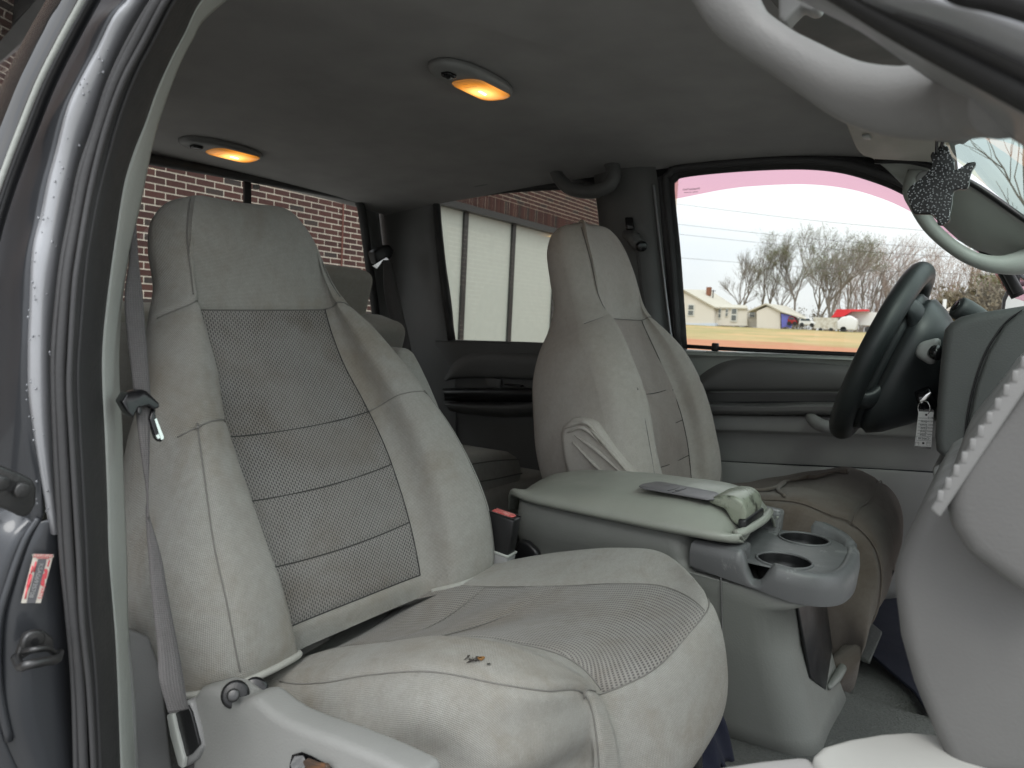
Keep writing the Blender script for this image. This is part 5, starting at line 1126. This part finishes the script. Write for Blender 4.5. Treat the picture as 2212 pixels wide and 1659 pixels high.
# ------------------------------------------------------------------ dome lamps
def rrect(c, hx_, hy_, r, z, n=5):
    pts = []
    for sx_, sy_, a0 in ((1, 1, 0), (-1, 1, 90), (-1, -1, 180), (1, -1, 270)):
        for k in range(n + 1):
            a = math.radians(a0 + 90 * k / n); pts.append(A(c[0] + sx_ * (hx_ - r) + r * math.cos(a), c[1] + sy_ * (hy_ - r) + r * math.sin(a), z))
    return pts
def lamp(label, c, tilt, bright, xdir=1):
    """oval dome lamp, long axis across the cab; c = centre on the headliner"""
    t_ = thing('dome_lamp', label, 'lamp', 'dome lamps on the headliner', loc=tuple(c)); R = rot('X', tilt)
    def W(pts): return [A(*c) + R @ A(*p) for p in pts]
    el = lambda a_, b2, z, n=40, ox=0: [A(ox + a_ * math.copysign(abs(math.cos(t)) ** .85, math.cos(t)), b2 * math.copysign(abs(math.sin(t)) ** .85, math.sin(t)), z) for t in np.linspace(0, 2 * PI, n, endpoint=False)]
    loft('bezel', [W(el(.110, .050, .004)), W(el(.108, .048, -.006)), W(el(.100, .042, -.010)), W(el(.070, .028, -.0105))], M['trimM'] if bright else M['dark'], t_)
    lens = rrect((-.030, 0), .064, .035, .024, 0)
    secs = [W([p * A(1, 1, 1) + A(0, 0, -.010) for p in lens]), W([A(-.028, 0, 0) + (p - A(-.028, 0, 0)) * A(.93, .9, 1) + A(0, 0, -.0135) for p in lens]), W([A(-.028, 0, 0) + (p - A(-.028, 0, 0)) * A(.7, .6, 1) + A(0, 0, -.0155) for p in lens])]
    l_ = loft('lens', secs, lensm, t_)
    ribs = MB()
    for k in range(5): ribs.tube([W([A(.004 + .004 * k, y_, -.0150 + .0002 * k)])[0] for y_ in (-.014 + .002 * k, 0, .014 - .002 * k)], .0009, 5)
    ribs.obj('lens_ribs', M['trimM'], t_, smooth=True)
    loft('switch', [W(rrect((.068, -.002), .014, .011, .007, -.010)), W(rrect((.068, -.002), .013, .010, .006, -.0155)), W(rrect((.068, -.002), .009, .006, .004, -.0165))], M['gloss'], t_)
    MB().tube([W([A(-.044, 0, -.0130)])[0], W([A(-.022, .002, -.0130)])[0]], .0045, 10).obj('bulb', M['bulb'], t_, smooth=True)
    return t_
def lensmat():
    m, t, b = newmat('amber_lit_lens'); co = coord(t, 'Generated'); sx = t.nodes.new('ShaderNodeSeparateXYZ'); t.links.new(co, sx.inputs[0])
    dx = math_(t, 'SUBTRACT', sx.outputs[0], .48); dy = math_(t, 'SUBTRACT', sx.outputs[1], .5)
    d = math_(t, 'SQRT', math_(t, 'ADD', math_(t, 'MULTIPLY', dx, dx), math_(t, 'MULTIPLY', math_(t, 'MULTIPLY', dy, dy), .45)))
    g = rng_(t, d, .05, .55, 1, .3); rib = rng_(t, math_(t, 'SINE', math_(t, 'MULTIPLY', sx.outputs[0], 160.)), -1, 1, .85, 1.05)
    r = t.nodes.new('ShaderNodeValToRGB'); t.links.new(g, r.inputs[0]); e = r.color_ramp.elements; e[0].color = (.30, .10, .015, 1); e[0].position = .1; e[1].color = (1, .60, .16, 1)
    k = e.new(.55); k.color = (.95, .32, .02, 1)
    t.links.new(r.outputs[0], b.inputs['Emission Color']); t.links.new(math_(t, 'ADD', math_(t, 'MULTIPLY', math_(t, 'POWER', math_(t, 'MULTIPLY', g, rib), 2.2), 2.4), .10), b.inputs['Emission Strength'])
    b.inputs['Base Color'].default_value = (.5, .35, .2, 1); b.inputs['Roughness'].default_value = .15; return m
lensm = lensmat()
lamp('lit amber dome lamp in the middle of the headliner, nearer the camera', (-.018, -.865, 2.073), -1, True)
lamp('lit amber dome lamp close above the rear window, farther back', (-.01, -1.605, 2.008), 5, False)

# ------------------------------------------------------------------ grab handles
def handle(label, pts, rad, m, mounts=(), group='grab handles', flat=None, cat='handle'):
    t_ = thing('grab_handle', label, cat, group, loc=tuple(pts[0])); tube('grip', curve(pts, 8), rad, m, t_, segs=18, flat=flat)
    for q, r_ in mounts: obj('mount', *tube_vf([q + A(0, 0, .03), q, q - A(0, 0, .008)], [r_, r_, r_ * .6], 16), m, t_)
    return t_
M['darkH'] = plastic('dark_grey_handle', (.13, .13, .128), .5, grain=400, gb=.3)
M['gH'] = plastic('handle_grey_soft_grip', (.215, .214, .208), .5, grain=450, gb=.35)
gh = handle('thick grey grab handle on the passenger pillar, closest to the camera', [P(1500, -130, x=.66), P(1540, -60, x=.668), P(1574, 5, x=.672), P(1612, 58, x=.672), P(1665, 98, x=.67), P(1737, 142, x=.67), P(1827, 192, x=.675), P(1909, 216, x=.68), P(1990, 220, x=.685), P(2070, 212, x=.695), P(2130, 200, x=.71), P(2190, 210, x=.73)], [.017, .018, .0165, .0130, .0125, .0140, .0165, .0185, .0200, .021, .018], M['gH'])
handle('dark looped grab handle above the rear left window, left part hooked', [P(1172, 352, x=-.74), P(1182, 350, x=-.715), P(1196, 362, x=-.70), P(1210, 388, x=-.695), P(1235, 408, x=-.69), P(1280, 414, x=-.69), P(1315, 400, x=-.695), P(1326, 375, x=-.70), P(1318, 350, x=-.71), P(1300, 336, x=-.725), P(1288, 334, x=-.75)], [.012, .015, .017, .018, .019, .019, .020, .020, .018, .015, .012], M['darkH'])
rgh = handle('faint dark coat handle at the rear of the headliner', [P(985, 372, x=-.715), P(992, 386, x=-.705), P(1015, 395, x=-.70), P(1050, 391, x=-.70), P(1078, 377, x=-.705), P(1088, 366, x=-.715)], .012, M['dark'])
obj('hook', *tube_vf(curve([P(1098, 360, x=-.715), P(1112, 364, x=-.705), P(1118, 376, x=-.705), P(1108, 382, x=-.705)], 6), [.009, .010, .008, .005], 10), M['dark'], rgh)
ag = handle('grey grab handle running along the driver side windshield pillar', [P(1985, 375, x=-.70), P(1972, 410, x=-.695), P(1980, 440, x=-.69), P(2010, 490, x=-.685), P(2060, 535, x=-.68), P(2110, 562, x=-.68), P(2165, 572, x=-.685), P(2230, 560, x=-.70), P(2300, 520, x=-.71)], [.024, .020, .016, .0145, .014, .015, .019, .028, .036], M['trimL'])
MB().tube([P(1996, 385, x=-.685), P(1996, 385, x=-.675)], .016, 22).obj('screw_cap', M['trimM'], ag, smooth=True, bevel=.003)

# ------------------------------------------------------------------ visors, mirror, ornament
sv = thing('sun_visor', 'grey driver sun visor folded up beside the windshield', 'sun visor', loc=tuple(P(1930, 300, z=1.98)))
prism('visor_board', [P(u, v, z=1.985) for u, v in ((1820, 248), (1832, 285), (1850, 326), (1862, 337), (1888, 345), (2026, 352), (2034, 344), (2060, 262), (2000, 235))], (0, 0, .02), plastic('visor_vinyl', (.40, .37, .33), .6, grain=500, gb=.5), sv, bevel=.006)
box('visor_clip', P(1872, 296, z=1.983), (.03, .012, .004), M['trimM'], sv, bevel=.001)
pv = thing('sun_visor', 'passenger sun visor with pivot clip seen through the near grab handle', 'sun visor', loc=tuple(P(1820, 60, z=1.98)))
prism('visor_board', [P(u, v, z=1.99) for u, v in ((1660, 0), (1740, 95), (1830, 135), (1990, 175), (2030, 140), (1960, 60), (1860, -60), (1640, -60))], (0, 0, .018), plastic('visor_vinyl_shaded', (.12, .12, .115), .6, grain=500, gb=.5), pv, bevel=.004)  # vinyl colour darkened to give the shade behind the lit handle
prism('pivot_clip', [P(u, v, x=.52) for u, v in ((1680, -20), (1760, -20), (1772, 8), (1762, 20), (1748, 22), (1728, 12), (1712, 28), (1694, 48), (1680, 38))], (-.02, 0, 0), M['trimM'], pv, bevel=.006)
mi = thing('rear_view_mirror', 'rear view mirror mostly hidden behind the near grab handle', 'mirror', loc=tuple(P(2060, 270, x=0)))
obj('housing', *tube_vf([P(2000, 272, x=-.02), P(2040, 276, x=0), P(2085, 280, x=.01), P(2112, 272, x=.02)], [.010, .018, .018, .010], 14, flat=(.6, 1)), M['trimM'], mi)
tube('stem', [P(2040, 270, x=0), P(2050, 215, x=.0)], .008, M['trimM'], mi)
hg_ = thing('hanging_air_freshener', 'black beaded animal shaped ornament hanging head down from the mirror', 'ornament', loc=tuple(P(2030, 390, x=-.02)))
po = lambda x, y: (1900.8 + x * .3646, 201.6 + y * .3646)   # from the 3300,350 crop
out_ = [(350, 312), (375, 306), (403, 312), (415, 350), (440, 400), (443, 455), (480, 440), (520, 410), (565, 403), (570, 415), (545, 455), (533, 490), (530, 530), (518, 562), (490, 566), (470, 562), (440, 575), (430, 600), (427, 650), (420, 690), (412, 715), (415, 745), (400, 765), (385, 770), (372, 780), (340, 775), (338, 750), (325, 722), (290, 712), (200, 712), (178, 660), (160, 580), (180, 550), (230, 515), (270, 480), (300, 440), (310, 410), (298, 370), (310, 345), (335, 345)]
XO = -.02
ol = [P(*po(a_, b2), x=XO) for a_, b2 in out_]
prism('foam_shape', ol, (-.014, 0, 0), M['black'], hg_, bevel=.0015)
# bead studs over the face
poly = [(a_, b2) for a_, b2 in out_]
def inside(x, y):
    c_ = False; j = len(poly) - 1
    for i in range(len(poly)):
        if (poly[i][1] > y) != (poly[j][1] > y) and x < (poly[j][0] - poly[i][0]) * (y - poly[i][1]) / (poly[j][1] - poly[i][1]) + poly[i][0]: c_ = not c_
        j = i
    return c_
bd = MB(); Rg = random.Random(8)
for gy in range(300, 790, 19):
    for gx in range(150, 580, 17):
        x = gx + Rg.gauss(0, 7); y = gy + Rg.gauss(0, 7)
        if inside(x, y):
            q = P(*po(x, y), x=XO + .0005); r_ = .0012
            bd.add([q + A(0, r_, 0), q + A(0, 0, r_), q + A(0, -r_, 0), q + A(0, 0, -r_), q + A(.0022, 0, 0)], [(0, 1, 4), (1, 2, 4), (2, 3, 4), (3, 0, 4)])
bd.obj('beads', plastic('clear_black_beads', (.45, .45, .47), .12, gb=0, spec=1.0), hg_, kind='stuff')
for a_, b2 in (((2024, 285), (2022, 335)), ((2040, 285), (2032, 322))): ribbon('strap', [P(a_[0] - 3, a_[1], x=-.008), P(b2[0] - 3, b2[1], x=-.015)], [P(a_[0] + 5, a_[1], x=-.008), P(b2[0] + 4, b2[1], x=-.015)], M['gloss'], hg_, .001, 6)

# ------------------------------------------------------------------ steering wheel
sw = thing('steering_wheel', 'black leather steering wheel with its airbag hub', 'steering wheel', loc=(-.41, -.18, 1.6))
ttop, tbot = P(1993, 590, x=-.42), P(1822, 925, x=-.42)
wc_ = (ttop + tbot) / 2; wup = ttop - tbot; RW_ = np.linalg.norm(wup) / 2; wup /= np.linalg.norm(wup); wrt = A(1, 0, 0); wfw = np.cross(wup, wrt); 
if wfw[1] < 0: wfw = -wfw     # points forward, away from the driver
def Wp(a, r, t=0): a = math.radians(a); return wc_ + wrt * (r * math.cos(a)) + wup * (r * math.sin(a)) + wfw * t
rim = [Wp(a, RW_) for a in np.linspace(0, 360, 96, endpoint=False)]
tube('rim', rim, .0205, M['wheel'], sw, segs=20, closed=True)
tube('rim_stitching', [Wp(a, RW_ - .0125, -.0160) for a in np.linspace(0, 360, 120, endpoint=False)], .0010, M['seam'], sw, segs=5, closed=True)
# hub: loft of rounded sections along the axis
def hubsec(w_, h1, h2, t, n=36, e=.7):
    out = []
    for k in range(n):
        a = 2 * PI * k / n; c_, s_ = math.cos(a), math.sin(a); c_ = math.copysign(abs(c_) ** e, c_); s_ = math.copysign(abs(s_) ** e, s_)
        out.append(wc_ + wrt * w_ * c_ + wup * (h1 if s_ > 0 else h2) * s_ + wfw * t)
    return out
loft('airbag_pad', [hubsec(.02, .02, .03, -.010), hubsec(.085, .085, .105, -.006), hubsec(.108, .118, .138, .004), hubsec(.113, .125, .146, .018), hubsec(.109, .120, .142, .030)], M['wheelD'], sw)
loft('hub_shell', [hubsec(.112, .118, .140, .028), hubsec(.120, .124, .146, .042), hubsec(.114, .112, .132, .065), hubsec(.092, .086, .100, .098), hubsec(.065, .055, .065, .130)], M['wheelD'], sw)
for a in (42, 138, 215, 325):
    pts = [Wp(a, .075, .035), Wp(a, .105, .036), Wp(a, .135, .028), Wp(a, RW_ - .01, .006)]
    tube('spoke', curve(pts, 6), [.040, .030, .020, .015], M['wheelD'], sw, segs=14, flat=(1, .55), up=wfw)
col = thing('steering_column', 'dark steering column shroud with turn signal stalk and ignition', 'steering column', loc=tuple(wc_ + wfw * .2))
cax = wfw * .96 - A(0, 0, .16); cax /= np.linalg.norm(cax); c0_ = wc_ + wfw * .105
def csec(w_, h_, t, dz=0): return [c0_ + cax * t + wrt * w_ * math.copysign(abs(math.cos(a)) ** .6, math.cos(a)) + wup * (h_ * math.copysign(abs(math.sin(a)) ** .6, math.sin(a)) + dz) for a in np.linspace(0, 2 * PI, 28, endpoint=False)]
loft('shroud', [csec(.058, .045, 0, -.005), csec(.064, .055, .02, -.01), csec(.066, .066, .08, -.02), csec(.066, .07, .18, -.03), csec(.06, .06, .26, -.03)], M['dash'], col)
sp = [(1974, 768), (1982, 742), (1998, 736), (2030, 728), (2028, 760), (2018, 790), (2003, 786)]
prism('stalk_base', [P(u, v, x=-.255) for u, v in sp], (-.05, 0, 0), M['trimM'], col, bevel=.008)
obj('stalk_boot', *tube_vf([P(2014, 764, x=-.262), P(2022, 762, x=-.252), P(2034, 758, x=-.25)], [.009, .013, .010], 14), M['gloss'], col)
igq = P(1998, 862, x=-.335)
MB().tube([igq + A(.0, .012, .006), igq + A(.004, -.012, -.004)], .020, 22).obj('ignition_lock', M['gloss'], col, smooth=True, bevel=.004)
ky = thing('ignition_key', 'key in the ignition with split ring', 'key', loc=tuple(igq))
prism('key_bow', [P(u, v, x=-.31) for u, v in ((1986, 866), (2000, 852), (2010, 846), (2013, 850), (2004, 860), (1990, 872))], (-.002, 0, 0), M['chrome'], ky, bevel=.0005)
rcx, rcy = 1996, 882
tube('split_ring', [P(rcx + 13 * math.cos(a), rcy + 16 * math.sin(a), x=-.308 + .004 * math.cos(a)) for a in np.linspace(0, 2 * PI, 40, endpoint=False)], .0010, M['chrome'], ky, segs=6, closed=True)
# paper key tag: text hangs upside down
tg = thing('key_tag', 'white paper key tag with handwriting hanging upside down from the ring', 'tag', loc=tuple(P(2000, 925, x=-.30)))
tp_ = lambda x, y, d=0.: P(1866.2 + x * .20836, 806.4 + y * .20836, x=-.305 + d)      # from the 3240,1400 crop
prism('plastic_sleeve', [tp_(*p) for p in ((568, 372), (724, 380), (694, 786), (522, 776))], (-.0006, 0, 0), glass('clear_sleeve', (.8, .8, .8)), tg)
prism('paper', [tp_(*p, .0004) for p in ((566, 394), (724, 402), (698, 764), (526, 752))], (-.0004, 0, 0), M['white'], tg)
tdir = tuple(tp_(530, 700) - tp_(700, 708)); tup = (0, 0, -1)
def tt(s, x, y, size, al='LEFT'): text('handwriting' if al == 'CENTER' else 'lettering', s, tuple(tp_(x, y, .0010)), tdir, tup, size, M['ink'], tg, .00005, al)
sc_ = .2083 / 1600 * 1.36
def tt(s, x, y, px, nm='lettering', al='CENTER'): text(nm, s, tuple(tp_(x, y, .0010)), tdir, tup, px * sc_ * .98, M['ink'], tg, .00005, al)
for s, x, y in (('YEAR', 682, 634), ('MAKE', 684, 600), ('MODEL', 686, 566), ('BODY', 690, 534), ('COLOR', 692, 498)): tt(s, x, y, 17)
for s, x, y in (('2004', 612, 636), ('Ford', 616, 604), ('F250', 620, 570), ('Truck', 620, 538), ('Gray', 622, 502), ('9/13', 690, 460)): tt(s, x, y, 27, 'handwriting')
tt('C99538', 620, 674, 30, 'handwriting')
def tl_(*p): tube('rule', [tp_(x, y, .0009) for x, y in p], .00022, M['ink'], tg, segs=4)
for y_ in (462, 490, 524, 556, 590, 622): tl_((566 - (y_ - 460) * .07, y_), (656, y_ + 4))
tl_((546, 650), (696, 656), (692, 700), (542, 694), (546, 650))
for x_ in (534, 652): tl_((x_, 712), (x_ + 36, 714), (x_ + 34, 748), (x_ - 1, 746), (x_, 712)); tl_((x_, 722), (x_ + 35, 724))
for x_, y_ in ((646, 430), (615, 724)): q = tp_(x_, y_, .0006); MB().tube([q, q + A(.0006, 0, 0)], .0018, 12).obj('hole', M['ink'], tg)
# gear lever
gl = thing('gear_lever', 'black gear lever knob with round end button above the dash', 'gear lever', loc=tuple(P(2080, 675, x=-.19)))
ka, kb = P(2068, 662, x=-.20), P(2112, 690, x=-.215); kd = (kb - ka) / np.linalg.norm(kb - ka)
ka = ka + A(.0, 0, 0); obj('knob', *tube_vf([ka - kd * .002, ka, ka + kd * .006, ka + kd * .012, ka + kd * .03, ka + kd * .055], [.0135, .0165, .0178, .0182, .0182, .016], 24), M['wheel'], gl)
tube('knob_groove', [ka + kd * .014 + (np.cross(kd, A(0, 0, 1)) * math.cos(a) + A(0, 0, 1) * math.sin(a)) * .0183 for a in np.linspace(0, 2 * PI, 24, endpoint=False)], .0009, M['gloss'], gl, closed=True)
MB().tube([ka - kd * .004, ka - kd * .001], .0085, 20).obj('end_button', M['gloss'], gl, smooth=True, bevel=.001)
tube('shaft', [ka + kd * .05, ka + kd * .12], .007, M['black'], gl)

# ------------------------------------------------------------------ dashboard
da = thing('dashboard', 'dark grey dashboard rising in front of the seats at the right', 'dashboard', loc=(-.1, .2, 1.4))
do_ = [(2036, 735), (2040, 712), (2052, 697), (2075, 684), (2110, 675), (2160, 668), (2212, 660), (2330, 640), (2330, 1010), (2110, 1010), (2060, 1000), (2035, 992), (2022, 975), (2019, 945), (2024, 860), (2030, 790)]
prism('cluster_pod', [P(u, v, x=-.05) for u, v in do_], (-.62, 0, 0), M['dash'], da, bevel=.016, seg=5)
tube('pad_seam', curve([P(2212, 668, x=-.0485), P(2170, 700, x=-.0485), P(2130, 760, x=-.0485), P(2105, 830, x=-.0485), P(2090, 900, x=-.0485), P(2084, 960, x=-.0485)], 8), .0014, M['gloss'], da, segs=6)
pl2 = [(2170, 702), (2212, 668), (2330, 640), (2330, 1010), (2088, 1000), (2089, 960), (2095, 900), (2110, 830), (2134, 762)]
prism('side_panel', [P(u, v, x=-.0505) for u, v in pl2], (.010, 0, 0), M['dash'], da, bevel=.005)
prism('lower_panel', [P(u, v, x=-.08) for u, v in ((2014, 1010), (2026, 1003), (2060, 1008), (2140, 1010), (2300, 1010), (2300, 1350), (2060, 1300), (2035, 1150), (2020, 1080))], (-.5, 0, 0), M['dashL'], da, bevel=.010, seg=4)
# passenger end: vent strip, airbag bulge and glove box bulge
vo = [(2235, 740), (2180, 838), (2120, 930), (2070, 1010), (2030, 1075), (2000, 1140), (1990, 1200), (2050, 1180), (2120, 1060), (2240, 880)]
def pillow(name, l, x, depth, m, b=.03, lay=6): return prism(name, [P(u, v, x=x) for u, v in l], (-depth, 0, 0), m, da, bevel=b, seg=lay)
pillow('glove_box', [(1928, 1262), (1930, 1230), (1944, 1185), (1968, 1140), (2000, 1090), (2045, 1060), (2140, 1060), (2330, 1180), (2330, 1690), (2060, 1690), (2010, 1580), (1970, 1480), (1942, 1380)], .555, .40, M['dashP'], .022)
pillow('airbag_cover', [(2042, 1085), (2048, 1040), (2072, 990), (2120, 930), (2170, 868), (2230, 790), (2330, 700), (2330, 1330), (2212, 1290), (2150, 1245), (2090, 1200), (2052, 1140)], .60, .36, M['dashP'], .022)
vs_l = [((2226, 768), (2020, 1104))]
a0, b0 = P(2232, 752, x=.607), P(2030, 1075, x=.607)
n_sl = 12
prism('vent_backing', [P(u, v, x=.602) for u, v in ((2240, 728), (2008, 1100), (2030, 1120), (2265, 770))], (-.02, 0, 0), M['dashL'], da, bevel=.002)
for k in range(n_sl):
    p = a0 * (1 - k / (n_sl - 1)) + b0 * (k / (n_sl - 1))
    box('vent_slat', p + A(-.0060, .0, 0), (.003, .0036, .0075), M['dashL'], da, bevel=.001)
# passenger door, open: only its armrest top shows at the bottom edge
pdr = thing('passenger_door', 'open passenger door armrest blurred along the bottom edge', 'door', loc=(.70, .05, 1.3))
def zr(l, z): return [P(u, v, z=z) for u, v in l]
prism('armrest', zr([(1752, 1629), (1775, 1608), (1830, 1592), (1900, 1580), (1960, 1576), (2010, 1580), (2100, 1604), (2212, 1640), (2330, 1690), (2330, 1900), (1800, 1900), (1770, 1660)], 1.34), (0, 0, -.05), plastic('pale_grey_armrest', (.50, .50, .47), .5, grain=300, gb=.2), pdr, bevel=.006, seg=4)
prism('armrest_side', zr([(1480, 1672), (1560, 1650), (1640, 1638), (1720, 1630), (1752, 1632), (1770, 1660), (1800, 1900), (1480, 1900)], 1.335), (0, 0, -.05), plastic('grey_armrest_end', (.38, .37, .36), .5, grain=300, gb=.2), pdr, bevel=.006, seg=4)

# ------------------------------------------------------------------ things on the floor
def cloth(name, label, path, w, h, m, seed):
    R = random.Random(seed); rows = []; n = len(path)
    for p in path: rows.append([p + A((j - 4) / 4 * w, R.gauss(0, .006), h * (1 - ((j - 4) / 4) ** 2) + R.gauss(0, .008)) for j in range(9)])
    D = Surf(rows).ev(np.linspace(0, n - 1, (n - 1) * 6 + 1), np.linspace(0, 8, 49)); o = obj(name, D.reshape(-1, 3), grid_faces(*D.shape[:2]), m)
    s = o.modifiers.new('solid', 'SOLIDIFY'); s.thickness = .006; return o
tw = cloth('towel', '', [P(1520, 1530, x=.20), P(1535, 1570, x=.19), P(1545, 1620, x=.18), P(1560, 1690, x=.17)], .05, .03, M['towel'], 3)
tag(tw, 'dark navy towel bunched under the front of the near seat cushion', 'towel')
tw2 = prism('floor_mat', zr([(1905, 1300), (1990, 1290), (2110, 1330), (2110, 1590), (2010, 1555), (1975, 1500), (1880, 1418), (1862, 1400)], 1.034), (0, 0, .006), M['towel'], None, bevel=.002); tag(tw2, 'dark navy floor mat on the carpet beyond the console foot', 'mat')
mt = prism('carpet_scrap', zr([(1868, 1340), (1905, 1372), (1878, 1436), (1852, 1425), (1845, 1380)], 1.05), (0, 0, .008), M['carpet'], None, bevel=.002); tag(mt, 'small grey carpet scrap propped between console foot and navy mat', 'carpet')
ad = thing('seat_adjuster', 'curved grey seat slide bar under the front of the near seat', 'bar', loc=tuple(P(1470, 1600, x=.30)))
tube('bar', curve([P(1455, 1535, x=.30), P(1490, 1570, x=.27), P(1503, 1610, x=.26), P(1505, 1660, x=.26)], 6), .007, M['steel'], ad); tube('bar_end', [P(1455, 1650, x=.27), P(1475, 1625, x=.27), P(1482, 1640, x=.27)], .006, M['dashL'], ad)
